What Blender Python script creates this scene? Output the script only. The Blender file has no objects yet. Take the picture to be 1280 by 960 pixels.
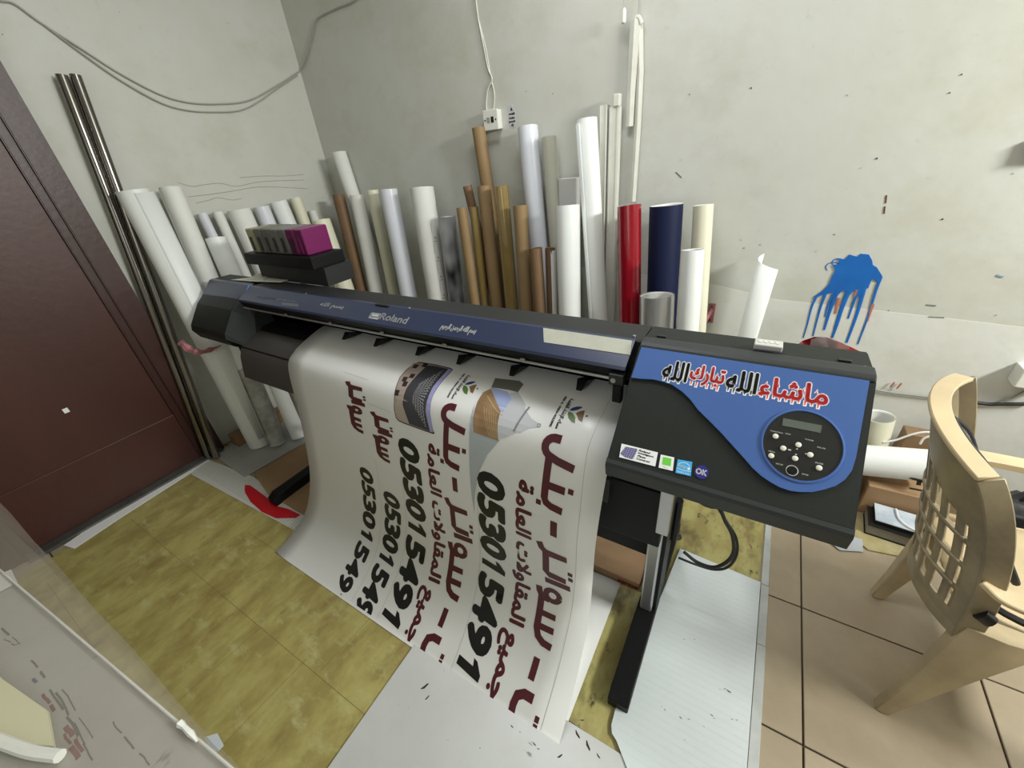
import bpy, bmesh, math, random
from mathutils import Vector as V, Matrix, Quaternion
from mathutils.geometry import tessellate_polygon
random.seed(7)
SC = bpy.context.scene
COL = SC.collection
R_ = math.radians
# ------------------------------------------------------------ camera
CAM = V((0, 0, 1.5)); FPX = 499.6
CROT = Matrix.Rotation(R_(33.752), 3, 'Z') @ Matrix.Rotation(R_(59.719), 3, 'X') @ Matrix.Rotation(R_(-5.842), 3, 'Z')
cd = bpy.data.cameras.new('camera'); co = bpy.data.objects.new('camera', cd); COL.objects.link(co)
co.matrix_world = Matrix.Translation(CAM) @ CROT.to_4x4()
cd.sensor_width = 36; cd.lens = FPX / 1280 * 36; cd.clip_start = .02
SC.camera = co
# ------------------------------------------------------------ world, lights, exposure
w = bpy.data.worlds.new('world'); SC.world = w; w.use_nodes = True
w.node_tree.nodes['Background'].inputs[0].default_value = (.80, .86, .90, 1)
w.node_tree.nodes['Background'].inputs[1].default_value = .25
def area(name, loc, target, sx, sy, power, col):
    l = bpy.data.lights.new(name, 'AREA'); l.shape = 'RECTANGLE'; l.size = sx; l.size_y = sy
    l.energy = power; l.color = col
    o = bpy.data.objects.new(name, l); COL.objects.link(o); o.location = loc
    o.rotation_euler = (V(target) - V(loc)).to_track_quat('-Z', 'Y').to_euler()
area('fluorescent_lamp', (2.25, 1.15, 2.2), (-.6, 1.2, .6), .8, .3, 74, (.98, 1.0, .95))
area('ceiling_lamp', (-.6, 1.35, 2.68), (-.8, .75, 0), .9, .4, 15, (.96, .98, 1.0))
area('front_bounce_fill', (-.3, -1.75, 1.9), (-.9, .8, .4), 1.6, 1.3, 8, (.95, .98, 1.0))  # added soft fill imitating bounce from the front; no real opening there
SC.view_settings.view_transform = 'Standard'; SC.view_settings.look = 'None'
SC.view_settings.gamma = 1; SC.view_settings.use_curve_mapping = False
SC.view_settings.exposure = .27

# ------------------------------------------------------------ pixel measurements -> world points on real planes
def ray(u, v): return CROT @ V((u - 640, 480 - v, -FPX))
def onz(u, v, z=0.): d = ray(u, v); return CAM + d * ((z - CAM.z) / d.z)
def ony(u, v, y): d = ray(u, v); return CAM + d * (y / d.y)
def onx(u, v, x): d = ray(u, v); return CAM + d * (x / d.x)

# ------------------------------------------------------------ materials
MATS = {}
def mat(name, col, rough=.6, metal=0., var=0., scale=8., bump=0., col2=None, trans=0., alpha=1., coat=0., detail=6, stretch=None, spec=None, ior=None):
    if name in MATS: return MATS[name]
    m = bpy.data.materials.new(name); m.use_nodes = True; nt = m.node_tree; b = nt.nodes['Principled BSDF']
    b.inputs['Base Color'].default_value = (*col, 1); b.inputs['Roughness'].default_value = rough
    b.inputs['Metallic'].default_value = metal; b.inputs['Transmission Weight'].default_value = trans
    b.inputs['Alpha'].default_value = alpha; b.inputs['Coat Weight'].default_value = coat
    if spec is not None: b.inputs['Specular IOR Level'].default_value = spec
    if ior: b.inputs['IOR'].default_value = ior
    if var or bump or col2:
        tc = nt.nodes.new('ShaderNodeTexCoord'); mp = nt.nodes.new('ShaderNodeMapping')
        nz = nt.nodes.new('ShaderNodeTexNoise'); nz.inputs['Scale'].default_value = scale; nz.inputs['Detail'].default_value = detail
        nz.inputs['Roughness'].default_value = .62
        nt.links.new(tc.outputs['Object'], mp.inputs[0]); nt.links.new(mp.outputs[0], nz.inputs['Vector'])
        if stretch: mp.inputs['Scale'].default_value = stretch
        if var or col2:
            r = nt.nodes.new('ShaderNodeValToRGB'); r.color_ramp.elements[0].position = .32; r.color_ramp.elements[1].position = .68
            c2 = col2 or tuple(c * (1 - var) for c in col)
            r.color_ramp.elements[0].color = (*c2, 1); r.color_ramp.elements[1].color = (*col, 1)
            nt.links.new(nz.outputs['Fac'], r.inputs[0]); nt.links.new(r.outputs[0], b.inputs['Base Color'])
        if bump:
            bp = nt.nodes.new('ShaderNodeBump'); bp.inputs['Strength'].default_value = bump; bp.inputs['Distance'].default_value = .01
            nt.links.new(nz.outputs['Fac'], bp.inputs['Height']); nt.links.new(bp.outputs[0], b.inputs['Normal'])
    MATS[name] = m; return m

def layered(name, base, layers, rough=.7, bumpscale=60, bump=.15):
    """base colour with several noise-masked stains: (colour, scale, lo, hi, stretch, strength)"""
    m = bpy.data.materials.new(name); m.use_nodes = True; nt = m.node_tree; b = nt.nodes['Principled BSDF']
    b.inputs['Roughness'].default_value = rough
    tc = nt.nodes.new('ShaderNodeTexCoord'); prev = None
    for i, (c, sc, lo, hi, st, k) in enumerate(layers):
        mp = nt.nodes.new('ShaderNodeMapping'); mp.inputs['Scale'].default_value = st; mp.inputs['Location'].default_value = (i * 3.7, i * 1.3, i * 2.1)
        nz = nt.nodes.new('ShaderNodeTexNoise'); nz.inputs['Scale'].default_value = sc; nz.inputs['Detail'].default_value = 8; nz.inputs['Roughness'].default_value = .65
        nt.links.new(tc.outputs['Object'], mp.inputs[0]); nt.links.new(mp.outputs[0], nz.inputs['Vector'])
        mr = nt.nodes.new('ShaderNodeMapRange'); mr.inputs[1].default_value = lo; mr.inputs[2].default_value = hi; mr.inputs[4].default_value = k
        nt.links.new(nz.outputs['Fac'], mr.inputs[0])
        mx = nt.nodes.new('ShaderNodeMix'); mx.data_type = 'RGBA'
        nt.links.new(mr.outputs[0], mx.inputs[0])
        if prev: nt.links.new(prev, mx.inputs[6])
        else: mx.inputs[6].default_value = (*base, 1)
        mx.inputs[7].default_value = (*c, 1); prev = mx.outputs[2]
    nt.links.new(prev, b.inputs['Base Color'])
    nz = nt.nodes.new('ShaderNodeTexNoise'); nz.inputs['Scale'].default_value = bumpscale; nz.inputs['Detail'].default_value = 5
    nt.links.new(tc.outputs['Object'], nz.inputs['Vector'])
    bp = nt.nodes.new('ShaderNodeBump'); bp.inputs['Strength'].default_value = bump; bp.inputs['Distance'].default_value = .004
    nt.links.new(nz.outputs['Fac'], bp.inputs['Height']); nt.links.new(bp.outputs[0], b.inputs['Normal'])
    MATS[name] = m; return m

M_wall = layered('painted_plaster', (.535, .535, .475), [((.59, .60, .565), 1.6, .38, .66, (1, 1, 1), .8), ((.43, .415, .32), 3.0, .50, .78, (1, 1, 1.3), .6),
    ((.42, .41, .35), 26, .64, .74, (1, 1, 1), .45), ((.13, .12, .10), 70, .755, .775, (1, 1, 1), .8)], rough=.55, bumpscale=22, bump=.28)
M_wall2 = layered('white_painted_plaster', (.66, .66, .62), [((.54, .53, .45), 4, .50, .72, (1, 1, 1), .6), ((.1, .09, .08), 60, .74, .77, (1, 1, 1), .7)], rough=.6, bumpscale=25, bump=.3)
M_tile = layered('beige_ceramic', (.355, .285, .195), [((.43, .355, .25), 3, .40, .65, (1, 1, 1), .8), ((.33, .24, .15), 7, .58, .8, (1, 1, 1), .5), ((.2, .15, .1), 40, .70, .78, (1, 1, 1), .5)], rough=.42, bumpscale=30, bump=.05)
M_grout = mat('dirty_grout', (.05, .035, .025), .9)
M_lino = layered('marbled_linoleum', (.31, .25, .080), [((.45, .40, .14), 9, .40, .60, (1, .5, 1), .9), ((.20, .125, .045), 8, .55, .74, (1, .6, 1), .75),
    ((.50, .48, .22), 18, .56, .70, (.5, 1, 1), .7), ((.13, .09, .03), 14, .63, .74, (.8, .5, 1), .6)], rough=.38, bumpscale=30, bump=.12)
M_seam = mat('linoleum_printed_seam', (.20, .155, .05), .5)
M_brown_wood = layered('brown_painted_wood', (.050, .013, .009), [((.068, .019, .013), 4, .4, .7, (1, 1, .3), .8), ((.05, .016, .012), 9, .5, .8, (1, 1, .3), .6)], rough=.42, bumpscale=40, bump=.15)
M_frame_wood = layered('dark_brown_frame', (.034, .010, .007), [((.05, .015, .011), 6, .4, .7, (1, 1, .2), .8)], rough=.4, bumpscale=40, bump=.2)
M_media = mat('white_vinyl', (.80, .82, .80), .42, var=.05, scale=3, bump=.05)
M_print = mat('glossy_banner_white', (.78, .78, .765), .33, var=.03, scale=1.5, bump=.02)
M_paper = mat('white_paper_roll', (.76, .76, .72), .7, var=.08, scale=5, bump=.1)
M_cool = mat('cool_white_film', (.70, .72, .78), .3, var=.06, scale=4)
M_cream = mat('cream_film', (.74, .72, .56), .45, var=.08, scale=4, bump=.05)
M_greyc = mat('greyish_cream_film', (.52, .51, .42), .45, var=.12, scale=4)
M_marble = mat('grey_marbled_film', (.50, .49, .45), .35, col2=(.22, .22, .20), scale=12)
M_kraft = mat('kraft_tube', (.285, .185, .085), .6, var=.2, scale=6, bump=.1, stretch=(1, 1, .4))
M_kraftd = mat('kraft_tube_dark', (.19, .108, .052), .6, var=.2, scale=6, bump=.1)
M_shiny = mat('taped_kraft_tube', (.27, .185, .062), .12, var=.25, scale=6, coat=1., stretch=(1, 1, .4))
M_core = mat('cardboard_core', (.20, .10, .055), .85)
M_red = mat('glossy_red_film', (.25, .005, .014), .16, coat=.5)
M_navy = mat('matte_navy_film', (.006, .011, .045), .6, spec=.25)
M_silver = mat('silver_film', (.62, .62, .62), .28, metal=.75)
M_steel = mat('brushed_steel', (.27, .25, .225), .2, metal=1., var=.3, scale=9, stretch=(1, 1, .1))
M_black = mat('black_plastic', (.005, .0055, .006), .5, bump=.04, scale=300, spec=.22)
M_bodyg = mat('charcoal_enamel', (.020, .021, .021), .5, bump=.05, scale=300, spec=.35)
M_cons = mat('console_charcoal', (.015, .0175, .0155), .5, bump=.08, scale=400, spec=.3)
M_lip = mat('console_edge_grey', (.030, .034, .034), .45, spec=.35)
M_blue = mat('blue_enamel', (.055, .125, .36), .36, var=.05, scale=3)
M_band = mat('dark_blue_cover', (.026, .036, .082), .30, coat=.1)
M_apron = mat('grey_media_apron', (.085, .08, .078), .4, metal=.3)
M_alu = mat('satin_aluminium', (.50, .51, .52), .32, metal=.8)
M_maroon = mat('maroon_ink', (.085, .010, .018), .4)
M_ink = mat('black_ink', (.008, .008, .008), .4)
M_stripe = mat('grey_hairline_ink', (.42, .42, .41), .5)
M_white = mat('white_print', (.85, .85, .85), .5)
M_redp = mat('red_print', (.75, .035, .045), .5)
M_pinkp = mat('pale_red_print', (.85, .30, .28), .5)
M_logo = mat('pale_silver_lettering', (.55, .56, .55), .4)
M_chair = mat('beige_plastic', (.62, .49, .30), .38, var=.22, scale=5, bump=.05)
M_chair2 = mat('soiled_shaded_beige_plastic', (.32, .255, .155), .42, col2=(.16, .13, .085), scale=7, bump=.05)  # grime plus the shade of the back face, mixed into one darker colour
M_mesh = mat('black_fabric', (.012, .012, .014), .7)
M_card = mat('brown_cardboard', (.36, .225, .12), .8, var=.18, scale=5, bump=.08)
M_plasg = mat('grey_plastic_sheet', (.44, .45, .43), .35, var=.2, scale=5, bump=.3)
M_socket = mat('white_socket_plastic', (.72, .72, .66), .4)
M_cable = mat('grey_cable', (.36, .35, .31), .6)
M_bcable = mat('black_cable', (.01, .01, .01), .5)
M_pink = mat('pink_plastic_film', (.50, .20, .22), .35, var=.4, scale=30)
M_splat = mat('blue_wall_paint', (.004, .105, .40), .45, col2=(.004, .14, .5), scale=12)
M_rust = mat('reddish_paint', (.42, .16, .10), .6)
M_dark = mat('dark_speck', (.03, .025, .02), .8)
M_pvc = mat('aged_white_trunking', (.70, .69, .62), .5, var=.15, scale=8)
M_wood = mat('aged_wood', (.27, .17, .09), .75, var=.3, scale=8)

# ------------------------------------------------------------ mesh helpers
def link(name, bm, m, parent=None, smooth=False, recalc=True):
    if recalc: bmesh.ops.recalc_face_normals(bm, faces=bm.faces)
    me = bpy.data.meshes.new(name); bm.to_mesh(me); bm.free()
    ms = m if isinstance(m, (list, tuple)) else [m]
    for k in ms: me.materials.append(k)
    if smooth:
        me.polygons.foreach_set('use_smooth', [True] * len(me.polygons))
        try: me.set_sharp_from_angle(angle=R_(38))
        except Exception: pass
    o = bpy.data.objects.new(name, me); COL.objects.link(o)
    if parent: o.parent = parent
    return o
def tag(o, label=None, cat=None, group=None, kind=None):
    if label: o['label'] = label
    if cat: o['category'] = cat
    if group: o['group'] = group
    if kind: o['kind'] = kind
    return o
def thing(name, label, cat, loc=(0, 0, 0), group=None, quat=None):
    o = bpy.data.objects.new(name, None); COL.objects.link(o); o.location = loc; o.empty_display_size = .05
    if quat: o.rotation_mode = 'QUATERNION'; o.rotation_quaternion = quat
    return tag(o, label, cat, group)
def B(): return bmesh.new()
def box(bm, lo, hi):
    vs = [bm.verts.new((x, y, z)) for x in (lo[0], hi[0]) for y in (lo[1], hi[1]) for z in (lo[2], hi[2])]
    for f in ((0, 1, 3, 2), (4, 6, 7, 5), (0, 4, 5, 1), (2, 3, 7, 6), (0, 2, 6, 4), (1, 5, 7, 3)): bm.faces.new([vs[i] for i in f])
    return vs
def bbox(lo, hi, bev=.0, seg=2):
    bm = B(); box(bm, lo, hi)
    if bev: bmesh.ops.bevel(bm, geom=bm.edges[:], offset=bev, segments=seg, affect='EDGES', profile=.5)
    return bm
def prism_x(bm, prof, x0, x1):
    """profile of (y,z) extruded along x"""
    a = [bm.verts.new((x0, p[0], p[1])) for p in prof]; b = [bm.verts.new((x1, p[0], p[1])) for p in prof]
    n = len(prof)
    for i in range(n): bm.faces.new([a[i], a[(i + 1) % n], b[(i + 1) % n], b[i]])
    bm.faces.new(a[::-1]); bm.faces.new(b)
    return a, b
def poly_slab(pts, vec):
    """polygon of 3D points given thickness along vec"""
    bm = B(); pts = [V(p) for p in pts]; vec = V(vec)
    a = [bm.verts.new(p) for p in pts]; b = [bm.verts.new(p + vec) for p in pts]; n = len(pts)
    for t in tessellate_polygon([pts]):
        try: bm.faces.new([a[i] for i in t]); bm.faces.new([b[i] for i in reversed(t)])
        except ValueError: pass
    for i in range(n): bm.faces.new([a[i], a[(i + 1) % n], b[(i + 1) % n], b[i]])
    return bm
def catmull(P, n=8, closed=False):
    P = [V(p) for p in P]
    Q = [P[-1]] + P + [P[0], P[1]] if closed else [P[0] * 2 - P[1]] + P + [P[-1] * 2 - P[-2]]
    o = []
    for i in range(1, len(Q) - 2):
        a, b, c, d = Q[i - 1:i + 3]
        for k in range(n):
            t = k / n; o.append(.5 * ((2 * b) + (c - a) * t + (2 * a - 5 * b + 4 * c - d) * t * t + (3 * b - a - 3 * c + d) * t ** 3))
    if not closed: o.append(P[-1])
    return o
def tube(bm, P, r, seg=8, closed=False):
    P = [V(p) for p in P]; n = len(P); rings = []; prev = None
    rad = r if isinstance(r, (list, tuple)) else [r] * n
    for i, p in enumerate(P):
        t = (P[(i + 1) % n] - P[i - 1]) if closed else (P[min(i + 1, n - 1)] - P[max(i - 1, 0)])
        t.normalize()
        if prev is None:
            prev = t.orthogonal().normalized()
        prev = (prev - t * prev.dot(t)).normalized(); q = t.cross(prev)
        rings.append([bm.verts.new(p + (prev * math.cos(2 * math.pi * k / seg) + q * math.sin(2 * math.pi * k / seg)) * rad[i]) for k in range(seg)])
    m = n if closed else n - 1
    for i in range(m):
        a, b = rings[i], rings[(i + 1) % n]
        for k in range(seg): bm.faces.new([a[k], a[(k + 1) % seg], b[(k + 1) % seg], b[k]])
    if not closed: bm.faces.new(rings[0][::-1]); bm.faces.new(rings[-1])
def cyl(bm, c, r, h, seg=20, axis='z'):
    c = V(c); d = {'x': V((h, 0, 0)), 'y': V((0, h, 0)), 'z': V((0, 0, h))}[axis]; tube(bm, [c, c + d], r, seg)

# ------------------------------------------------------------ lettering
FORMS = {'ا': (0xFE8D, 2), 'ب': (0xFE8F, 4), 'ت': (0xFE95, 4), 'ة': (0xFE93, 2), 'ج': (0xFE9D, 4), 'ح': (0xFEA1, 4), 'ر': (0xFEAD, 2), 'س': (0xFEB1, 4),
    'ش': (0xFEB5, 4), 'ض': (0xFEBD, 4), 'ع': (0xFEC9, 4), 'ق': (0xFED5, 4), 'ك': (0xFED9, 4), 'ل': (0xFEDD, 4), 'م': (0xFEE1, 4), 'ن': (0xFEE5, 4),
    'ه': (0xFEE9, 4), 'و': (0xFEED, 2), 'ي': (0xFEF1, 4), 'ء': (0xFE80, 1), 'إ': (0xFE87, 2), '\x01': (0xFEFB, 2), '\x02': (0xFEF9, 2)}
def arabic(s):
    s = s.replace('لا', '\x01').replace('لإ', '\x02'); out = []
    for i, c in enumerate(s):
        if c not in FORMS: out.append(c); continue
        code, n = FORMS[c]
        pj = i > 0 and s[i - 1] in FORMS and FORMS[s[i - 1]][1] == 4 and n > 1
        nj = n == 4 and i + 1 < len(s) and s[i + 1] in FORMS and FORMS[s[i + 1]][1] > 1
        out.append(chr(code + ((3 if nj else 1) if pj else (2 if nj else 0))))
    return ''.join(reversed(out))
def text2d(s, bold=0., shear=0., fit=None):
    """list of triangles/quads in 2D; fit=(width,height) scales to that box, origin at lower left"""
    c = bpy.data.curves.new('lettering', 'FONT'); c.body = s; c.size = 1; c.shear = shear; c.resolution_u = 3
    o = bpy.data.objects.new('lettering', c); COL.objects.link(o)
    bpy.context.view_layer.update()
    me = bpy.data.meshes.new_from_object(o.evaluated_get(bpy.context.evaluated_depsgraph_get()))
    vs = [(v.co.x, v.co.y) for v in me.vertices]; fs = [tuple(p.vertices) for p in me.polygons]
    bpy.data.objects.remove(o); bpy.data.curves.remove(c); bpy.data.meshes.remove(me)
    if not vs: return []
    x0 = min(v[0] for v in vs); y0 = min(v[1] for v in vs); x1 = max(v[0] for v in vs); y1 = max(v[1] for v in vs)
    sx = fit[0] / (x1 - x0) if fit else 1; sy = fit[1] / (y1 - y0) if fit else 1
    vs = [((x - x0) * sx, (y - y0) * sy) for x, y in vs]
    polys = []
    offs = [(0, 0)] + ([(bold * math.cos(k * math.pi / 4), bold * math.sin(k * math.pi / 4)) for k in range(8)] if bold else [])
    for dx, dy in offs: polys += [[(vs[i][0] + dx, vs[i][1] + dy) for i in f] for f in fs]
    return polys
def stroke2d(P, w_):
    """polyline of 2D points -> quads of width w_"""
    out = []; n = len(P)
    L = []
    for i in range(n):
        a = P[max(i - 1, 0)]; b = P[min(i + 1, n - 1)]
        tx, ty = b[0] - a[0], b[1] - a[1]; l = math.hypot(tx, ty) or 1
        k = 1.
        if 0 < i < n - 1:
            ux, uy = P[i][0] - a[0], P[i][1] - a[1]; lu = math.hypot(ux, uy) or 1
            k = 1 / max(.5, abs((ux * tx + uy * ty) / (lu * l)))
        L.append((-ty / l * w_ / 2 * k, tx / l * w_ / 2 * k))
    for i in range(n - 1):
        p, q, a, b = P[i], P[i + 1], L[i], L[i + 1]
        out.append([(p[0] + a[0], p[1] + a[1]), (p[0] - a[0], p[1] - a[1]), (q[0] - b[0], q[1] - b[1]), (q[0] + b[0], q[1] + b[1])])
    return out
def polys_to(name, polys, fn, m, parent, cut=None):
    """2D polygons carried onto a surface by fn(a,b)->V"""
    bm = B()
    for p in polys:
        if len(p) > 4:
            vs = [bm.verts.new((a, b, 0)) for a, b in p]
            for t in tessellate_polygon([[V((a, b, 0)) for a, b in p]]):
                try: bm.faces.new([vs[i] for i in t])
                except ValueError: pass
        else:
            try: bm.faces.new([bm.verts.new((a, b, 0)) for a, b in p])
            except ValueError: pass
    if cut:
        lo, hi, step = cut; s = lo
        while s < hi:
            bmesh.ops.bisect_plane(bm, geom=bm.verts[:] + bm.edges[:] + bm.faces[:], plane_co=(0, s, 0), plane_no=(0, 1, 0)); s += step
        bmesh.ops.bisect_plane(bm, geom=bm.verts[:] + bm.edges[:] + bm.faces[:], plane_co=(0, hi, 0), plane_no=(0, 1, 0), clear_outer=True)
        bmesh.ops.bisect_plane(bm, geom=bm.verts[:] + bm.edges[:] + bm.faces[:], plane_co=(0, lo, 0), plane_no=(0, 1, 0), clear_inner=True)
    for v in bm.verts: v.co = fn(v.co.x, v.co.y)
    return link(name, bm, m, parent, recalc=False)

# ============================================================ SETTING
WX, WY, RX, FY, CZ = -2.81, 2.12, 2.7, -2.0, 2.75
fl = link('floor', bbox((WX - .1, FY - .1, -.12), (RX + .1, WY + .1, -.006)), M_grout); tag(fl, kind='structure')
tm = bbox((.0025, .0025, -.008), (.4475, .4375, 0), .0015, 1); bmesh.ops.recalc_face_normals(tm, faces=tm.faces)
tme = bpy.data.meshes.new('floor_tile'); tm.to_mesh(tme); tm.free(); tme.materials.append(M_tile)
for i in range(-7, 6):
    for j in range(-7, 4):
        x, y = .356 + .45 * i, .738 + .44 * j
        if x < WX - .01 or y + .44 > WY + .36: continue
        o = bpy.data.objects.new('floor_tile', tme); COL.objects.link(o); o.parent = fl; o.location = (x, y, random.uniform(-.0006, 0))
bw = link('wall_back', bbox((WX - .12, WY, -.02), (RX + .12, WY + .12, CZ)), M_wall); tag(bw, kind='structure')
lw = link('wall_left', bbox((WX - .12, FY, -.02), (WX, WY, CZ)), M_wall); tag(lw, kind='structure')
tag(link('wall_right', bbox((RX, FY, -.02), (RX + .12, WY, CZ)), M_wall), kind='structure')
tag(link('wall_front', bbox((WX - .12, FY - .12, -.02), (RX + .12, FY, CZ)), M_wall), kind='structure')
tag(link('ceiling', bbox((WX - .12, FY - .12, CZ), (RX + .12, WY + .12, CZ + .1)), M_wall2), kind='structure')
# raised plaster dado whose uneven top edge runs along the back wall
P = [ony(u, v, WY) for u, v in [(700, 330), (886, 354), (968, 374), (1060, 384), (1184, 398), (1279, 409)]]
P += [V((RX, WY, P[-1].z - .05)), V((RX, WY, 0)), V((P[0].x, WY, 0))]
d = link('trim_1', poly_slab(P, (0, -.0013, 0)), M_wall2); tag(d, kind='structure')
# left-wall door: frame with stepped profile and a flat leaf
def door():
    y1 = .715; y0 = y1 - 1.02
    leaf = link('door_1', bbox((WX - .01, y0 + .1, .02), (WX + .02, y1 - .13, 2.1), .003), M_brown_wood); tag(leaf, kind='structure')
    for a, b, n_ in ((y1 - .13, y1, 'frame_post'), (y0, y0 + .13, 'frame_post')):
        bm = B()
        box(bm, (WX, a, 0), (WX + .035, b, 2.1)); s = (a + .035, a + .13) if a > y0 + .2 else (b - .13, b - .035)
        box(bm, (WX + .035, s[0], 0), (WX + .052, s[1], 2.1))
        bmesh.ops.bevel(bm, geom=bm.edges[:], offset=.004, segments=2, affect='EDGES')
        link(n_, bm, M_frame_wood, leaf)
    bm = B(); box(bm, (WX, y0, 2.1), (WX + .05, y1, 2.22)); link('frame_head', bm, M_frame_wood, leaf)
    link('bottom_rail', bbox((WX + .02, y0 + .13, .02), (WX + .026, y1 - .13, .34), .002), M_brown_wood, leaf)
    bm = B(); box(bm, (WX, y0 + .1, .0), (WX + .09, y1 - .02, .018)); link('threshold', bm, mat('worn_grey_metal', (.16, .16, .145), .45, metal=.5, var=.4, scale=6), leaf)
    sp = onx(86, 512, WX + .03); bm = B(); box(bm, (WX + .027, sp.y - .02, sp.z - .012), (WX + .028, sp.y, sp.z + .012)); link('paint_chip', bm, M_white, leaf)
door()

# wall marks: cracks, holes, knocks (flat marks at the wall face)
def wall_line(name, pts, r, m, plane, parent, seg=4, n=4):
    P = [(onx if plane[0] == 'x' else ony)(u, v, plane[1]) for u, v in pts]
    bm = B(); tube(bm, catmull(P, n), r, seg); return link(name, bm, m, parent)
M_crack = mat('plaster_crack', (.30, .28, .20), .9)
for pts in ([(222, 228), (240, 233), (255, 231), (275, 229), (295, 233), (320, 228), (345, 226), (380, 225)], [(235, 246), (262, 243), (290, 239), (320, 234), (350, 234), (385, 236)],
            [(245, 254), (262, 250), (272, 247), (290, 250), (302, 248)], [(300, 222), (330, 220), (355, 220), (380, 218)]):
    wall_line('plaster_crack', pts, .0018, M_crack, ('x', WX), lw)
for plane, L in ((('x', WX + .001), [(149, 15), (285, 29), (353, 36), (3, 43), (365, 78), (373, 40), (403, 247), (399, 144)]),
                 (('y', WY - .001), [(658, 114), (691, 117), (862, 118), (1059, 119), (939, 110), (1096, 198), (1187, 116), (1202, 93), (1266, 217), (1245, 394), (1111, 388), (1090, 384), (882, 357), (908, 377), (1076, 210), (1178, 274), (930, 310), (926, 300), (950, 306), (1020, 314), (1043, 293)])):
    for u, v in L:
        p = (onx if plane[0] == 'x' else ony)(u, v, plane[1]); bm = B()
        cyl(bm, p - (V((.001, 0, 0)) if plane[0] == 'x' else V((0, .001, 0))) * 0, random.uniform(.0012, .0029), -.0015 if plane[0] == 'y' else .0015, 8, plane[0])
        link('nail_hole', bm, M_dark, lw if plane[0] == 'x' else bw)
for pts in ([(1108, 244), (1107, 254)], [(1106, 258), (1105, 267)]): wall_line('red_scratch', pts, .0028, mat('dark_red_scratch', (.10, .02, .015), .8), ('y', WY), bw, n=1)
for pts in ([(1158, 381), (1170, 382)], [(1160, 396), (1180, 397)], [(845, 215), (852, 222)]): wall_line('scuff', pts, .003, mat('grey_scuff', (.2, .2, .17), .9), ('y', WY), bw, n=1)
wall_line('wall_scrape', [(1246, 344), (1254, 346)], .004, mat('blue_scrape', (.2, .32, .42), .8), ('y', WY), bw, n=1)

# blue paint splash and drips on the back wall
sp = tag(bpy.data.objects.new('paint_splash', None), 'blue paint splash with long drips on the wall above the printer', 'paint splash'); COL.objects.link(sp)
blob = [(1040, 345), (1044, 338), (1041, 331), (1049, 330), (1048, 323), (1056, 324), (1062, 318), (1072, 321), (1076, 317), (1086, 318), (1090, 325), (1091, 331), (1096, 334), (1103, 345), (1096, 352),
        (1090, 348), (1085, 360), (1078, 362), (1074, 372), (1068, 362), (1060, 371), (1054, 362), (1046, 370), (1040, 366), (1030, 367), (1019, 373), (1017, 371), (1030, 362), (1036, 355)]
sp.location = ony(1065, 345, WY)
def wall_part(name, pts, m, parent, th=.0015, y=WY):
    bm = poly_slab([ony(u, v, y) for u, v in pts], (0, -th - .0025, 0)); bm.transform(Matrix.Translation(-parent.location)); return link(name, bm, m, parent)
wall_part('splash', blob, M_splat, sp)
def drip(pts, w0, m=M_splat, name='drip'):
    P = [ony(u, v, WY) for u, v in pts]; P = catmull(P, 4); bm = B(); n = len(P)
    tube(bm, P, [w0 * (1 - .55 * i / n) for i in range(n)], 5)
    for v in bm.verts: v.co.y = WY - (WY - v.co.y) * .2 - .0030
    bm.transform(Matrix.Translation(-sp.location)); link(name, bm, m, sp)
for pts, w0 in (([(1020, 371), (1014, 385), (1009, 405), (1004, 422)], .005), ([(1033, 364), (1026, 382), (1021, 400), (1016, 420)], .006), ([(1047, 362), (1040, 380), (1034, 398), (1030, 412)], .009),
                ([(1061, 362), (1052, 385), (1046, 405), (1040, 422)], .010), ([(1057, 370), (1053, 380), (1046, 400), (1041, 418)], .006), ([(1081, 355), (1076, 375), (1069, 398), (1058, 428)], .009),
                ([(1101, 346), (1094, 365), (1085, 395), (1072, 430)], .006), ([(1072, 365), (1066, 380), (1060, 398)], .006), ([(1041, 368), (1034, 384), (1031, 396)], .005)):
    drip(pts, w0)
for pts, w0 in (([(1071, 362), (1068, 372)], .007), ([(1091, 380), (1087, 392), (1084, 402)], .006), ([(1048, 372), (1044, 392)], .007), ([(1053, 378), (1050, 390)], .006)): drip(pts, w0, M_rust, 'reddish_drip')
for c, r in (((1042, 334), 9), ((1048, 328), 7)):
    bm = B(); P = [ony(c[0] + r * math.cos(a) * 1.1, c[1] + r * math.sin(a) * .7, WY) for a in [k * .5 for k in range(5, 16)]]; tube(bm, P, .0022, 5)
    bm.transform(Matrix.Translation(-sp.location)); link('splash_loop', bm, M_splat, sp)

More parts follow.
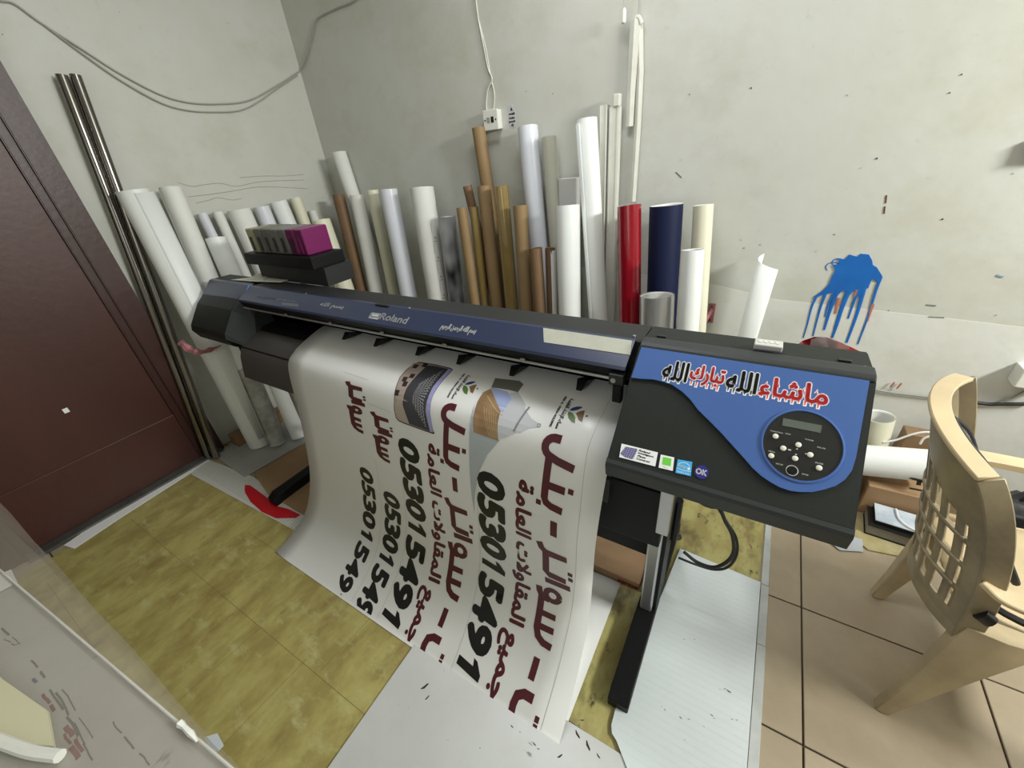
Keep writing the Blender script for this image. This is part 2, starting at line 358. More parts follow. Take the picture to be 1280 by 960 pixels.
# ============================================================ FLOOR COVERINGS
def flat(name, label, cat, pts, z0, th, m, world=False):
    P = [V((*p, z0)) for p in pts] if world else [onz(u, v, z0) for u, v in pts]
    c = sum(P, V()) / len(P); c.z = z0
    bm = poly_slab([p - c for p in P], (0, 0, th)); o = link(name, bm, m); o.location = c
    return tag(o, label, cat)
lin = flat('linoleum_sheet', 'large yellow marbled linoleum sheet on the floor in front of the brown door', 'flooring', [(-2.66, -.07), (-2.69, .50), (-1.82, .54), (-.60, .56), (-.56, -1.2), (-2.66, -1.2)], .001, .003, M_lino, True)
lin.location.z = .001
bm = B(); c = lin.location
for a, b in (((-2.6, .150), (-.8, .175)), ((-1.385, .165), (-1.40, -.19)), ((-1.6, .39), (-1.70, .16)), ((-1.04, .185), (-1.02, .5)), ((-1.95, .148), (-2.0, -.25)), ((-2.35, .15), (-2.33, .45)), ((-2.5, -.20), (-.9, -.19)), ((-1.12, .178), (-1.14, -.19)),
             ((-1.9, .40), (-.8, .42))):
    p, q = V((*a, 0)), V((*b, 0)); t = (q - p).normalized(); n = V((-t.y, t.x, 0)) * .0008
    bm.faces.new([bm.verts.new(v - V((c.x, c.y, -.0034))) for v in (p + n, p - n, q - n, q + n)])
link('printed_seam', bm, M_seam, lin)
lin2 = flat('linoleum_sheet', 'yellow marbled linoleum offcut under the printer stand, dirty at its front edge', 'flooring', [(-.56, .478), (-.3, .474), (-.1, .47), (.215, .478), (.226, 2.08), (-1.6, 2.08), (-1.6, 1.1), (-.58, 1.06)], .0008, .003, layered('dirty_linoleum', (.33, .27, .09), [((.46, .42, .16), 9, .43, .57, (1, .45, 1), .9), ((.10, .07, .025), 7, .48, .62, (1, .6, 1), .85), ((.03, .025, .02), 22, .60, .68, (1, .6, 1), .9)], rough=.45, bumpscale=30, bump=.12), True)
M_board = layered('white_scuffed_board', (.56, .57, .56), [((.45, .45, .43), 3, .45, .7, (1, 1, 1), .5), ((.10, .10, .09), 16, .66, .72, (.6, 1.6, 1), .8), ((.05, .05, .05), 50, .72, .75, (1, 1, 1), .9)], rough=.35, bumpscale=30, bump=.05)
flat('plastic_board', 'grey-white scuffed board on the floor in front of the hanging print', 'board', [(-.805, .46), (.0, .472), (.19, .40), (.19, -.6), (-.79, -.6), (-.795, .035)], .006, .004, M_board, True)
M_coro = layered('translucent_corrugated_plastic', (.66, .71, .73), [((.58, .63, .64), 3, .45, .7, (1, 1, 1), .5), ((.04, .04, .04), 22, .70, .73, (.7, 1.4, 1), .9)], rough=.3, bumpscale=10, bump=.02)
cor = thing('corrugated_plastic_sheet', 'pale blue-white corrugated plastic sheet lying on the floor right of the black stand foot', 'plastic sheet', (.05, .8, .011))
q = [(-.066, 1.225), (.224, 1.207), (.226, .20), (.10, .30), (-.095, .492), (-.112, .502), (-.120, .52), (-.122, .56)]
link('sheet', poly_slab([V((a - .05, b - .8, 0)) for a, b in q], (0, 0, .004)), M_coro, cor)
bm = B()
for i in range(44):
    y = .30 + i * .0205; x0 = -.112 + (y - .56) * .075 if y > .53 else .10 - (y - .30) * .9
    box(bm, (x0 - .05 + .004, y - .8 - .0045, .0035), (.222 - .05, y - .8 + .0045, .0043))
tag(link('flute_ridges', bm, M_coro, cor), kind='stuff')
def specks(name, parent, pts, z):
    pol = []
    for u, v, a_, l_ in pts:
        q_ = onz(u, v, z); n_ = 7; ca_, sa_ = math.cos(a_), math.sin(a_); l_ = l_ * .75
        pol.append([(q_.x + l_ * math.cos(k * 6.283 / n_) * ca_ - l_ * .25 * (1 + .5 * math.sin(k * 2.7)) * math.sin(k * 6.283 / n_) * sa_, q_.y + l_ * math.cos(k * 6.283 / n_) * sa_ + l_ * .25 * (1 + .5 * math.sin(k * 2.7)) * math.sin(k * 6.283 / n_) * ca_) for k in range(n_)])
    tag(polys_to(name, pol, lambda a, b: V((a - parent.location.x, b - parent.location.y, z - parent.location.z)), M_dark, parent), kind='stuff')
specks('scuff_marks', cor, [(854, 750, .2, .003), (868, 799, 1.2, .004), (855, 799, .4, .004), (911, 864, -.2, .010), (906, 861, .6, .005), (831, 887, -.5, .005), (827, 883, .8, .003), (851, 897, -.3, .006), (861, 899, .5, .004), (890, 894, -.4, .006), (893, 898, .3, .004), (856, 925, .1, .003), (915, 899, .2, .004), (921, 900, .6, .004), (880, 908, -.3, .003), (900, 862, .1, .003)], .0158)
specks('scuff_marks', [o_ for o_ in bpy.data.objects if o_.name == 'plastic_board'][0], [(531, 858, 1.1, .020), (534, 872, 1.3, .012), (555, 838, .3, .003), (640, 908, -.2, .008), (668, 930, -.3, .009), (673, 936, .2, .006), (650, 915, 0, .004), (700, 945, .9, .012), (722, 918, -.6, .016), (735, 932, -.8, .018), (728, 900, .4, .008), (600, 935, .2, .004), (560, 925, .2, .003), (748, 945, -.5, .010)], .0102)
st = link('trim_2', bbox((.236, .2, 0), (.262, .205, .001)), M_pvc); tag(st, kind='structure')
for y0, y1, dx in ((1.43, 2.05, -.004), (1.212, 1.426, 0), (.972, 1.206, .003), (.60, .967, .004), (.1, .595, .006)):
    link('edge_strip', bbox((.2275, y0 - .002, .0), (.252 + dx * .5, y1 + .002, .006), .001, 1), mat('dirty_white_strip', (.55, .57, .56), .5, var=.25, scale=9), st)
# mesh-backed banner, red printed mark, cardboard, grey plastic, door strip
ban = flat('banner_offcut', 'white ribbed banner offcut with a red printed arc beside the yellow linoleum', 'banner', [(-2.80, .50), (-2.72, .60), (-2.30, .64), (-1.62, .66), (-1.62, .52), (-2.66, .48)], .0045, .0015, mat('ribbed_white_banner', (.60, .60, .56), .45), True)
bm = B(); c = ban.location
for i in range(60):
    x = -2.70 + i * .018; box(bm, (x - c.x, .495 - c.y + .02, .0012), (x + .004 - c.x, .635 - c.y - (.0 if x > -2.3 else .03), .0026))
tag(link('ribs', bm, mat('banner_rib', (.42, .42, .38), .5), ban), kind='stuff')
bm = poly_slab([onz(220 + u / 4, 440 + v / 4, .006) - c for u, v in [(345, 665), (372, 668), (410, 695), (470, 740), (500, 770), (560, 785), (622, 815), (600, 830), (500, 832), (430, 800), (372, 748), (345, 700)]], (0, 0, .0022))
link('printed_arc', bm, mat('red_banner_ink', (.50, .006, .015), .4), ban)
flat('door_strip', 'narrow white plastic strip along the floor beside the brown door', 'strip', [(80, 682), (93, 686), (150, 648), (250, 584), (262, 576), (246, 566), (175, 616)], .0045, .002, M_white)
flat('cardboard_sheet', 'brown cardboard sheet under the left stand foot behind the hanging print', 'cardboard', [(-2.30, .66), (-2.06, .60), (-1.55, .60), (-1.4, 1.0), (-2.18, 1.02), (-2.27, .985)], .007, .005, M_card, True)
flat('plastic_sheet', 'crumpled grey plastic sheet under the bottoms of the left-hand rolls', 'plastic sheet', [(-2.74, .64), (-2.33, .615), (-2.285, .98), (-1.6, 1.08), (-1.7, 1.9), (-2.76, 1.9)], .005, .0015, M_plasg, True)
t = thing('floor_carton', 'flattened brown carton with a red tape end on the floor behind the print', 'carton', (-.22, 1.06, .0045))
link('carton_panel', bbox((-.40, -.085, 0), (.055, .09, .035), .003), M_card, t)
link('tape_band', bbox((-.03, -.0875, .003), (.052, -.0852, .014)), M_red, t)
def place_tape(pts, label):
    flat('tape_piece', label, 'tape', pts, .0055, .001, mat('grey_tape', (.42, .45, .48), .5), False)
place_tape([(1030, 672), (1036, 664), (1078, 674), (1079, 690), (1050, 688)], 'grey tape piece on the floor below the right end of the printer')
flat('linoleum_strip', 'narrow yellowish linoleum strip on the tiles under the grey books', 'flooring', [(1046, 655), (1062, 640), (1170, 680), (1160, 700), (1130, 697), (1085, 688)], .002, .004, mat('faded_linoleum', (.47, .41, .24), .5, col2=(.36, .29, .12), scale=14))

# ============================================================ PRINTER
XL, XR = -2.49, .236
pr = thing('large_format_printer', 'long black and blue wide-format printer on a T-leg stand', 'printer', (0, 0, 0))
# main beam: rear cover + top + dark cavity
bm = B(); prism_x(bm, [(1.075, .80), (1.075, 1.040), (1.068, 1.046), (.966, 1.046), (.962, 1.043), (.965, .985), (1.0, .90), (1.0, .80)], -2.08, -.23)
link('rear_cover', bm, M_bodyg, pr)
# front cover (blue tinted)
bm = B(); prism_x(bm, [(.966, 1.0485), (.956, 1.0475), (.945, 1.041), (.884, 1.006), (.880, .998), (.888, .994), (.955, 1.030), (.966, 1.04)], -2.085, -.245)
fc = link('front_cover', bm, M_band, pr)
bm = B(); prism_x(bm, [(.881, .998), (.888, .985), (.895, .968), (.905, .955), (.94, .975), (.93, .99), (.90, 1.0)], -2.085, -.25)
link('cover_lip', bm, M_black, pr)
bm = B(); tube(bm, [(-2.085, .893, .962), (-.26, .893, .962)], .0048, 10); link('cover_rail', bm, M_alu, pr, True)
# clips on the rail
for u, v in ((358, 392), (412, 398), (477, 409), (556, 425), (654, 444)):
    p = ony(u, v, .89); link('rail_clip', bbox((p.x - .008, .882, .966), (p.x + .008, .888, .976), .001, 1), M_alu, pr)
# cavity back, platen and media apron
bm = B(); prism_x(bm, [(1.0, .80), (1.0, .90), (.97, .98), (.975, .98), (1.006, .90), (1.006, .80)], -2.08, -.235); link('cavity_panel', bm, M_black, pr)
bm = B(); prism_x(bm, [(.895, .80), (.895, .8505), (.88, .8465), (.85, .833), (.818, .813), (.795, .79), (.777, .755), (.764, .70), (.756, .655), (.80, .65), (.82, .78)], -2.07, -.235)
link('media_apron', bm, M_apron, pr, True)
bm = B(); prism_x(bm, [(1.0, .80), (1.0, .868), (.93, .864), (.897, .853), (.897, .80)], -2.07, -.235); link('platen', bm, M_black, pr)  # black also puts the shade inside the cavity into the platen colour
for u, v in ((442, 415), (481, 423), (532, 434), (582, 445), (647, 459), (730, 476)):
    p = onz(u, v, .90); bm = B(); a = [bm.verts.new((p.x + dx, y, z)) for dx, y, z in ((-.016, .94, .910), (.016, .94, .910), (.008, .910, .890), (-.008, .910, .890), (-.016, 1.0, .885), (.016, 1.0, .885))]
    for f in ((0, 1, 2, 3), (0, 3, 4), (1, 5, 2), (3, 2, 5, 4), (0, 4, 5, 1)): bm.faces.new([a[i] for i in f])
    link('pinch_roller_arm', bm, M_ink, pr)
bm = B(); tube(bm, [(-2.08, .985, .945), (-.24, .985, .945)], .008, 8); link('carriage_rail', bm, M_black, pr, True)
# lower beam
bm = B(); box(bm, (-2.1, .80, .66), (-.15, .98, .80)); link('lower_beam', bm, M_black, pr)
# left end cap
bm = B(); prof = [(1.075, .80), (1.075, 1.040), (1.068, 1.048), (.975, 1.05), (.962, 1.046), (.905, .992), (.858, .955), (.785, .862), (.778, .835), (.80, .79), (.87, .74), (1.075, .74)]
prism_x(bm, prof, XL, -2.14)
bmesh.ops.bevel(bm, geom=[e for e in bm.edges if abs(e.verts[0].co.x - e.verts[1].co.x) < 1e-5], offset=.006, segments=2, affect='EDGES')
link('left_end_cap', bm, M_cons, pr)
bm = B(); prism_x(bm, [(.978, 1.0515), (.962, 1.0485), (.905, .995), (.902, .990), (.915, .990), (.966, 1.04)], XL + .002, -2.085); link('left_blue_panel', bm, M_band, pr)
bm = B()
a = [(-2.14, .962, 1.046), (-2.14, .858, .955), (-2.14, .785, .862), (-2.14, .778, .835), (-2.14, 1.0, .745), (-2.085, .962, 1.046), (-2.085, .905, .992), (-2.05, .90, .90), (-2.01, .835, .775), (-2.01, 1.0, .745)]
vs = [bm.verts.new(p) for p in a]
for f in ((0, 1, 6, 5), (1, 2, 7, 6), (2, 3, 8, 7), (3, 4, 9, 8), (0, 5, 9, 4), (5, 6, 7, 9), (7, 8, 9), (0, 4, 3, 2, 1)): bm.faces.new([vs[i] for i in f])
link('end_cap_bezel', bm, M_lip, pr)
bm = B(); tube(bm, catmull([(-2.09, .958, 1.049), (-2.088, .93, 1.025), (-2.09, .90, .985)], 4), .006, 8); link('blue_edge_trim', bm, M_blue, pr, True)
# right console housing
O = V((0, .93, 1.046)); DN = V((0, -.22, -.194)).normalized(); NO = V((0, -DN.z, DN.y)) * -1
if NO.z < 0: NO = -NO
def con(a, b, h=0.): return O + V((a, 0, 0)) + DN * b + NO * h
bm = B(); prism_x(bm, [(1.075, .80), (1.075, 1.042), (1.07, 1.046), (.98, 1.046), (.93, 1.044), (.711, .851), (.706, .842), (.712, .806), (.722, .800)], -.228, XR)
bmesh.ops.bevel(bm, geom=[e for e in bm.edges], offset=.003, segments=2, affect='EDGES')
link('console_housing', bm, M_cons, pr)
bm = B(); prism_x(bm, [(.979, 1.045), (.979, 1.053), (.972, 1.056), (.940, 1.0545), (.931, 1.049), (.928, 1.043), (.94, 1.042)], -.226, XR - .001)
bmesh.ops.bevel(bm, geom=[e for e in bm.edges], offset=.002, segments=1, affect='EDGES'); link('console_top_lip', bm, M_lip, pr)
bm = B(); prism_x(bm, [(.714, .853), (.705, .846), (.702, .838), (.7085, .803), (.716, .803), (.71, .84)], -.2285, XR + .0005); link('console_front_lip', bm, M_lip, pr)
for x in (-.19, .19): link('lid_hinge_mark', bbox((x - .012, 1.0, 1.046), (x + .012, 1.01, 1.050), .001, 1), M_ink, pr)
for x in (-.255, .222): bm = B(); cyl(bm, (x, .985, 1.046), .004, .003, 10); link('screw', bm, M_alu, pr)
# blue moulded panel
blue = [(-.2204, .0025), (-.2235, .086), (-.20, .0845), (-.175, .0805), (-.1521, .0815), (-.128, .085), (-.1031, .097), (-.082, .112), (-.062, .1316), (-.035, .151), (-.0085, .1707), (.017, .1915), (.042, .2117), (.062, .229), (.0791, .2400), (.0960, .2475), (.1121, .2525), (.130, .254),
        (.1452, .2515), (.165, .245), (.1821, .2345), (.198, .222), (.2096, .2066), (.2175, .1867), (.2205, .16), (.2233, .0025)]
link('blue_panel', poly_slab([con(a, b, .0005) for a, b in blue], NO * .0045), M_blue, pr)
bm = B(); n = 48; cx, cy, ra, rb = .1346, .160, .066, .071
ring = lambda k, s, h: con(cx + ra * s * math.cos(k * 2 * math.pi / n), cy + rb * s * math.sin(k * 2 * math.pi / n), h)
lv = [(1.06, .0050), (1.05, .0072), (1.0, .0078), (.985, .006), (.985, .002)]
rg = [[bm.verts.new(ring(k, s, h)) for k in range(n)] for s, h in lv]
for i in range(len(lv) - 1):
    for k in range(n): bm.faces.new([rg[i][k], rg[i][(k + 1) % n], rg[i + 1][(k + 1) % n], rg[i + 1][k]])
link('panel_ring', bm, M_blue, pr, True)
cp = link('control_panel', poly_slab([ring(k, .99, .0035) for k in range(n)], NO * .0022), M_ink, pr)
link('display', poly_slab([con(a, b, .0056) for a, b in [(.0965, .1125), (.1614, .1118), (.1613, .1275), (.0970, .1285)]], NO * .001), mat('grey_green_lcd', (.10, .12, .10), .3), cp)
M_btn = mat('cream_button', (.72, .70, .60), .4)
for a, b in [(.0895, .1539), (.1295, .1611), (.1061, .1748), (.0888, .1956), (.1282, .1896), (.1509, .1755), (.168, .1969)]:
    bm = B(); tube(bm, [con(a, b, .005), con(a, b, .0082), con(a, b, .009)], [.0052, .0052, .0038], 16); link('button', bm, M_btn, cp, True)
bm = B(); tube(bm, [con(.1271 + .0098 * math.cos(t * .262), .2145 + .0098 * math.sin(t * .262), .0058) for t in range(24)], .0007, 5, True); link('power_ring', bm, M_logo, cp)
bm = B(); tube(bm, [con(.1271, .2145, .005), con(.1271, .2145, .0078)], .0065, 16); link('power_button', bm, M_black, cp)
pol = []
for s, a, b, w_ in (('FUNCTION', .080, .1455, .021), ('MENU', .083, .188, .011), ('ENTER', .161, .189, .013), ('PAUSE', .160, .158, .013), ('SETUP', .099, .2095, .012), ('BASE', .144, .217, .010), ('CLEANING', .105, .1445, .009), ('POWER', .139, .1475, .014)):
    pol += [[(x + a, b - y) for x, y in p] for p in text2d(s, fit=(w_, .0026))]
for a, b in ((.1288, .1705), (.1288, .180)): pol.append([(a - .002, b), (a + .002, b), (a, b - .003 if b < .175 else b + .003)])
for a, b in ((.1145, .1748), (.1425, .1752)): pol.append([(a, b - .0012), (a + .005, b - .0012), (a + .005, b + .0012), (a, b + .0012)])
tag(polys_to('panel_lettering', pol, lambda a, b: con(a, b, .0060), M_logo, cp), kind='stuff')
# stickers
def sticker(name, pts, m, h=.0): return link(name, poly_slab([con(a, b, .0003 + h) for a, b in pts], NO * .0004), m, pr)
s1 = sticker('white_sticker', [(-.2039, .2498), (-.1212, .2478), (-.1193, .2801), (-.2008, .2822)], M_white)
pol = []; yy = .2565
for wd, l in (('Roland', .026), ('Intelligent', .035), ('Pass', .019), ('Control', .030)):
    pol += [[(x - .1625, yy - y) for x, y in p] for p in text2d(wd, bold=.0003, shear=.3, fit=(l, .0042))]; yy += .0065
polys_to('sticker_lettering', pol, lambda a, b: con(a, b, .0010), M_ink, s1)
pol = []
for i in range(6):
    for j in range(5):
        a, b = -.199 + i * .0052 + (5 - j) * .0008, .2565 + j * .0046 + (.0012 if i % 2 else 0)
        pol.append([(a, b), (a + .0022, b - .0022), (a + .0044, b), (a + .0022, b + .0022)])
polys_to('sticker_pattern', [[(-.2005, .273), (-.193, .2545), (-.166, .2525), (-.168, .264), (-.172, .279), (-.19, .2785)]], lambda a, b: con(a, b, .0009), mat('slate_violet_print', (.10, .09, .22), .5), s1)
polys_to('sticker_weave', pol, lambda a, b: con(a, b, .0011), mat('pale_violet_print', (.32, .29, .5), .5), s1)
s2 = sticker('green_square_sticker', [(-.1142, .2507), (-.0856, .2492), (-.082, .279), (-.1119, .2804)], M_white)
polys_to('green_square', [[(-.1085, .2545), (-.0905, .2535), (-.0885, .2705), (-.1065, .2715)]], lambda a, b: con(a, b, .0009), mat('bright_green_print', (.16, .62, .06), .5), s2)
polys_to('green_caption', [[(x - .104, .2775 - y) for x, y in p] for p in text2d('Flex', fit=(.012, .0035))], lambda a, b: con(a, b, .0009), mat('pale_green_print', (.4, .7, .35), .5), s2)
s3 = sticker('blue_energy_sticker', [(-.078, .2511), (-.0485, .2484), (-.045, .2791), (-.0759, .2812)], mat('sky_blue_print', (.05, .40, .80), .5))
pol = stroke2d([(-.075, .262), (-.069, .256), (-.060, .254), (-.0525, .258), (-.0495, .266)], .0010) + stroke2d([(-.076, .270), (-.06, .2715), (-.047, .2695)], .0009)
pol += [[(x - .0745, .2675 - y) for x, y in p] for p in text2d('energy', bold=.0003, shear=.4, fit=(.018, .0055))]
st5 = [(-.0525 + (.0038 if k % 2 else .0018) * math.cos(k * math.pi / 5 - .3), .265 + (.0038 if k % 2 else .0018) * math.sin(k * math.pi / 5 - .3)) for k in range(10)]; pol.append(st5)
pol += [[(x - .073, .2785 - y) for x, y in p] for p in text2d('ENERGY STAR', fit=(.024, .0032))]
polys_to('energy_mark', pol, lambda a, b: con(a, b, .0009), M_white, s3)
s4 = sticker('round_ok_sticker', [(-.0266 + .0135 * math.cos(k * .2618), .2644 + .0145 * math.sin(k * .2618)) for k in range(24)], mat('deep_blue_print', (.02, .02, .22), .4))
polys_to('ok_lettering', [[(x - .0375, .270 - y) for x, y in p] for p in text2d('OK', bold=.0007, fit=(.021, .0115))], lambda a, b: con(a, b, .0010), M_white, s4)
# drip-lettered Arabic phrase
word_t = [('الله', -.1550, .054, M_ink), ('تبارك', -.0950, .070, M_redp), ('الله', -.0190, .058, M_ink), ('ماشاء', .0450, .118, M_redp)]
wpol = []; grp = {}
for s, a0, wd, m in word_t:
    hh = .047 if s != 'ماشاء' else .043
    base = .0735 - (a0 + .15) * .012
    for bold_, store in ((.0034, 'w'), (.0013, m.name)):
        pp = [[(x + a0, base - y) for x, y in p] for p in text2d(arabic(s), bold=bold_, fit=(wd, hh))]
        for k in range(int(wd / .011)):
            xx = a0 + .006 + k * .011; l = [.006, .011, .004, .009][k % 4]
            e = .0022 if store == 'w' else 0
            pp.append([(xx - .0016 - e, base - .005), (xx + .0016 + e, base - .005), (xx + .0008 + e, base + l * .6 + e), (xx - .0008 - e, base + l * .6 + e)])
            if k % 2 == 0:
                pp.append([(xx + .004 - .0014 - e, base - hh * .55), (xx + .004 + .0014 + e, base - hh * .55), (xx + .0055, base - hh * .55 - .008 - e)])
        grp.setdefault(store, []).extend(pp)
polys_to('phrase_outline', grp['w'], lambda a, b: con(a, b, .0053), M_white, pr)
polys_to('phrase_black_words', grp[M_ink.name], lambda a, b: con(a, b, .0058), M_ink, pr)
polys_to('phrase_red_words', grp[M_redp.name], lambda a, b: con(a, b, .0057), M_redp, pr)
# band lettering on front cover; (a along x, b down the cover slope)
CO = V((0, .945, 1.0412)); CD = V((0, -.061, -.035)).normalized(); CN = V((0, -.035, .061)).normalized()
def cov(a, b, h=.0008): return CO + V((a, 0, 0)) + CD * b + CN * h
def covpix(u, v):
    d_ = ray(u, v); t_ = ((CO - CAM).dot(CN)) / d_.dot(CN); q_ = CAM + d_ * t_; return q_.x, (q_ - CO).dot(CD)
def band_text(name, s, u0, v0, u1, v1, m, h, bold=0., shear=0.):
    a0, b0 = covpix(u0, v0); a1, b1 = covpix(u1, v1)
    pp = [[(x + a0, b0 + (b1 - b0) * x / (a1 - a0) - y) for x, y in p] for p in text2d(s, bold=bold, shear=shear, fit=(a1 - a0, h))]
    return polys_to(name, pp, cov, m, fc)
band_text('brand_lettering', 'Roland', 474, 399, 507, 405, M_logo, .028, .0010)
a0, b0 = covpix(461, 397); a1, b1 = covpix(474, 399)
polys_to('brand_mark', stroke2d([(a0, b0 - .022), (a1 - .006, b0 - .022), (a1 - .006, b0), (a0, b0), (a0, b0 - .022)], .003) + [[(a0 + .006, b0 - .018), (a1 - .012, b0 - .018), (a1 - .012, b0 - .010), (a0 + .006, b0 - .010)]] +
         stroke2d([(a0, b0 - .006), (a1 - .006, b0 - .006)], .002), cov, M_logo, fc)
band_text('calligraphy', arabic('بسم الله الرحمن الرحيم'.replace('ﷲ', '')), 549, 413, 592, 420, M_logo, .030, .0012)
band_text('small_calligraphy', arabic('بسم الله'), 398, 384, 427, 388, M_logo, .026, .0012)
band_text('model_lettering', 'VersaCAMM', 320, 372, 343, 375, mat('dim_lettering', (.24, .25, .27), .5), .012, .0008)
band_text('model_number', 'SP-540i series', 346, 375, 369, 378, mat('dim_lettering', (.24, .25, .27), .5), .008)
pts = [covpix(*p) for p in [(679, 410), (790, 426), (788, 444), (680, 428)]]
polys_to('beige_sticker', [pts], lambda a, b: cov(a, b, .0011), mat('aged_label', (.46, .46, .38), .5, var=.2, scale=12), fc)
pts = [covpix(*p) for p in [(352, 378), (374, 380), (373, 384), (353, 382)]]
polys_to('small_label', [pts], lambda a, b: cov(a, b, .0011), mat('dim_label', (.12, .13, .16), .5), fc)
a0, b0 = covpix(476, 385); link('cover_catch', bbox((a0 - .035, .948, 1.044), (a0 + .035, .966, 1.0505), .002, 1), M_ink, fc)
for u, v in ((386, 361), (510, 386)): a0, b0 = covpix(u, v); bm = B(); cyl(bm, (a0, .962, 1.048), .003, .0025, 8); link('cover_screw', bm, M_alu, fc)
# hinge end bracket at right end of cover
bk = link('cover_hinge_bracket', bbox((-.285, .874, .952), (-.246, .90, .985), .003), M_lip, pr)
bm = B(); cyl(bm, (-.272, .871, .968), .007, .01, 12, 'y'); cyl(bm, (-.262, .874, .945), .005, .02, 10, 'y'); link('hinge_bolt', bm, M_alu, bk)
link('hinge_foot', bbox((-.272, .868, .905), (-.248, .89, .955), .003), M_black, bk)
# stand: foot bars, posts, brackets
for x, s in ((-.118, 1), (-1.955, -1)):
    bm = B(); prism_x(bm, [(.568, .006), (.568, .045), (.60, .064), (1.30, .064), (1.33, .045), (1.33, .006)], x - .031, x + .031)
    bmesh.ops.bevel(bm, geom=bm.edges[:], offset=.003, segments=1, affect='EDGES')
    link('stand_foot', bm, M_black, pr)
    link('stand_post', bbox((x - .022, .872, .064), (x + .018, .94, .80), .006), M_alu, pr)
    link('post_back_plate', bbox((x + .018, .89, .064), (x + .03, 1.02, .80), .002), M_black, pr)
    for y in (.62, 1.28):
        bm = B(); cyl(bm, (x, y, 0), .02, .01, 14); link('levelling_pad', bm, M_black, pr)
    bm = B(); tube(bm, [(x + .036, 1.24, .06), (x + .036, 1.0, .33), (x + .036, .985, .52)], .014, 8); link('diagonal_brace', bm, M_black, pr)
bm = B(); box(bm, (-1.93, .93, .28), (-.14, .965, .34)); link('stand_crossbar', bm, M_black, pr)
link('cover_plate', bbox((-.62, .77, .535), (-.094, .80, .735), .003), M_black, pr)
link('post_head_bracket', bbox((-.104, .745, .62), (-.074, .765, .80), .002), M_alu, pr)
bm = B(); tube(bm, [(0, .80, .80), (0, .80, .757), (0, .80, .745)], [.046, .046, .038], 20); link('waste_bottle_cap', bm, M_black, pr, True)
# ink cartridges dock on the left of the top
tr = link('ink_cartridge_dock', bbox((-2.20, 1.04, 1.125), (-1.66, 1.21, 1.178), .004), M_black, pr)
bm = B(); prism_x(bm, [(1.07, 1.046), (1.22, 1.046), (1.22, 1.125), (1.075, 1.125)], -2.17, -1.64); link('dock_base', bm, M_bodyg, pr)

# ------------------------------------------------ ink cartridges (each one removable)
M_cart = [mat('smoky_cartridge', (.13, .13, .11), .3, alpha=.9), mat('clear_yellow_cartridge', (.33, .31, .17), .3, alpha=.9), mat('magenta_cartridge', (.15, .010, .085), .3), mat('grey_cartridge', (.17, .175, .16), .3, alpha=.9)]
names = ['yellowish cartridge at the left end of the ink rack', 'smoky grey cartridge second from the left in the ink rack', 'smoky grey cartridge third from the left in the ink rack', 'grey cartridge fourth from the left in the ink rack',
         'grey cartridge left of the magenta pair in the ink rack', 'magenta cartridge left of the last one in the ink rack', 'magenta cartridge at the right end of the ink rack']
for i in range(7):
    x = -2.145 + i * .064
    t = thing('ink_cartridge', names[i], 'ink cartridge', (x, 1.125, 1.179), group=None)
    m = [M_cart[1], M_cart[0], M_cart[0], M_cart[3], M_cart[3], M_cart[2], M_cart[2]][i]
    link('cartridge_body', bbox((0, -.06, 0), (.058, .07, .108), .004, 1), m, t)
    link('pull_tab', bbox((.018, -.064, .01), (.034, -.0605, .072), .001, 1), M_ink if i != 6 else m, t)
t = thing('paper_slip', 'creased paper slips on the left end of the printer top', 'paper', (-2.22, 1.0, 1.052))
def slip(pts, z, m): return poly_slab([V((*(onz(u, v, z).xy), z)) - t.location for u, v in pts], (0, 0, .0015))
link('lower_slip', slip([(289, 350), (318, 352), (350, 353), (372, 347), (352, 343), (335, 342), (312, 347)], 1.053, 0), mat('cream_slip', (.66, .66, .57), .6), t)
link('upper_slip', slip([(308, 349), (328, 350), (352, 338), (335, 337)], 1.056, 0), mat('cream_slip_light', (.68, .68, .58), .6), t)
# clear box on the console top
t = thing('clear_plastic_box', 'small clear plastic box on the printer top above the console', 'box', (.046, 1.003, 1.056))
link('box_shell', bbox((-.028, -.018, 0), (.028, .018, .012), .002), mat('clear_box', (.70, .70, .66), .15, alpha=.75), t)
for k in range(4): link('pin_head', bbox((-.02 + k * .011, -.004, .0122), (-.014 + k * .011, .004, .0135)), M_btn, t)
link('box_base', bbox((-.028, -.018, -.0015), (.028, .018, .0)), mat('purple_base', (.2, .15, .25), .4), t)

# ============================================================ THE PRINTED SHEET
LP = [(1.06, .885), (.98, .882), (.902, .862), (.825, .832), (.776, .778), (.745, .589), (.709, .386), (.666, .226), (.591, .09), (.49, .03), (.405, .008)]
RP = [(1.06, .885), (.98, .882), (.90, .865), (.80, .835), (.74, .775), (.672, .60), (.65, .43), (.63, .31), (.58, .205), (.51, .105), (.405, .008)]
SXL, SXR = -1.66, -.235
ca = [V(p).to_2d() for p in catmull([V((*p, 0)) for p in LP], 20)]; cb = [V(p).to_2d() for p in catmull([V((*p, 0)) for p in RP], 20)]
SS = [0.]
for i in range(1, len(ca)): SS.append(SS[-1] + ((ca[i] + cb[i]) / 2 - (ca[i - 1] + cb[i - 1]) / 2).length)
def shp(x, s):
    t_ = (x - SXL) / (SXR - SXL); import bisect
    i = min(max(bisect.bisect_left(SS, s) - 1, 0), len(SS) - 2); f_ = (s - SS[i]) / (SS[i + 1] - SS[i])
    a = ca[i].lerp(ca[i + 1], f_) if f_ <= 1 else ca[i + 1]; b = cb[i].lerp(cb[i + 1], f_) if f_ <= 1 else cb[i + 1]
    q_ = a + (b - a) * t_; return V((x, q_.x, q_.y))
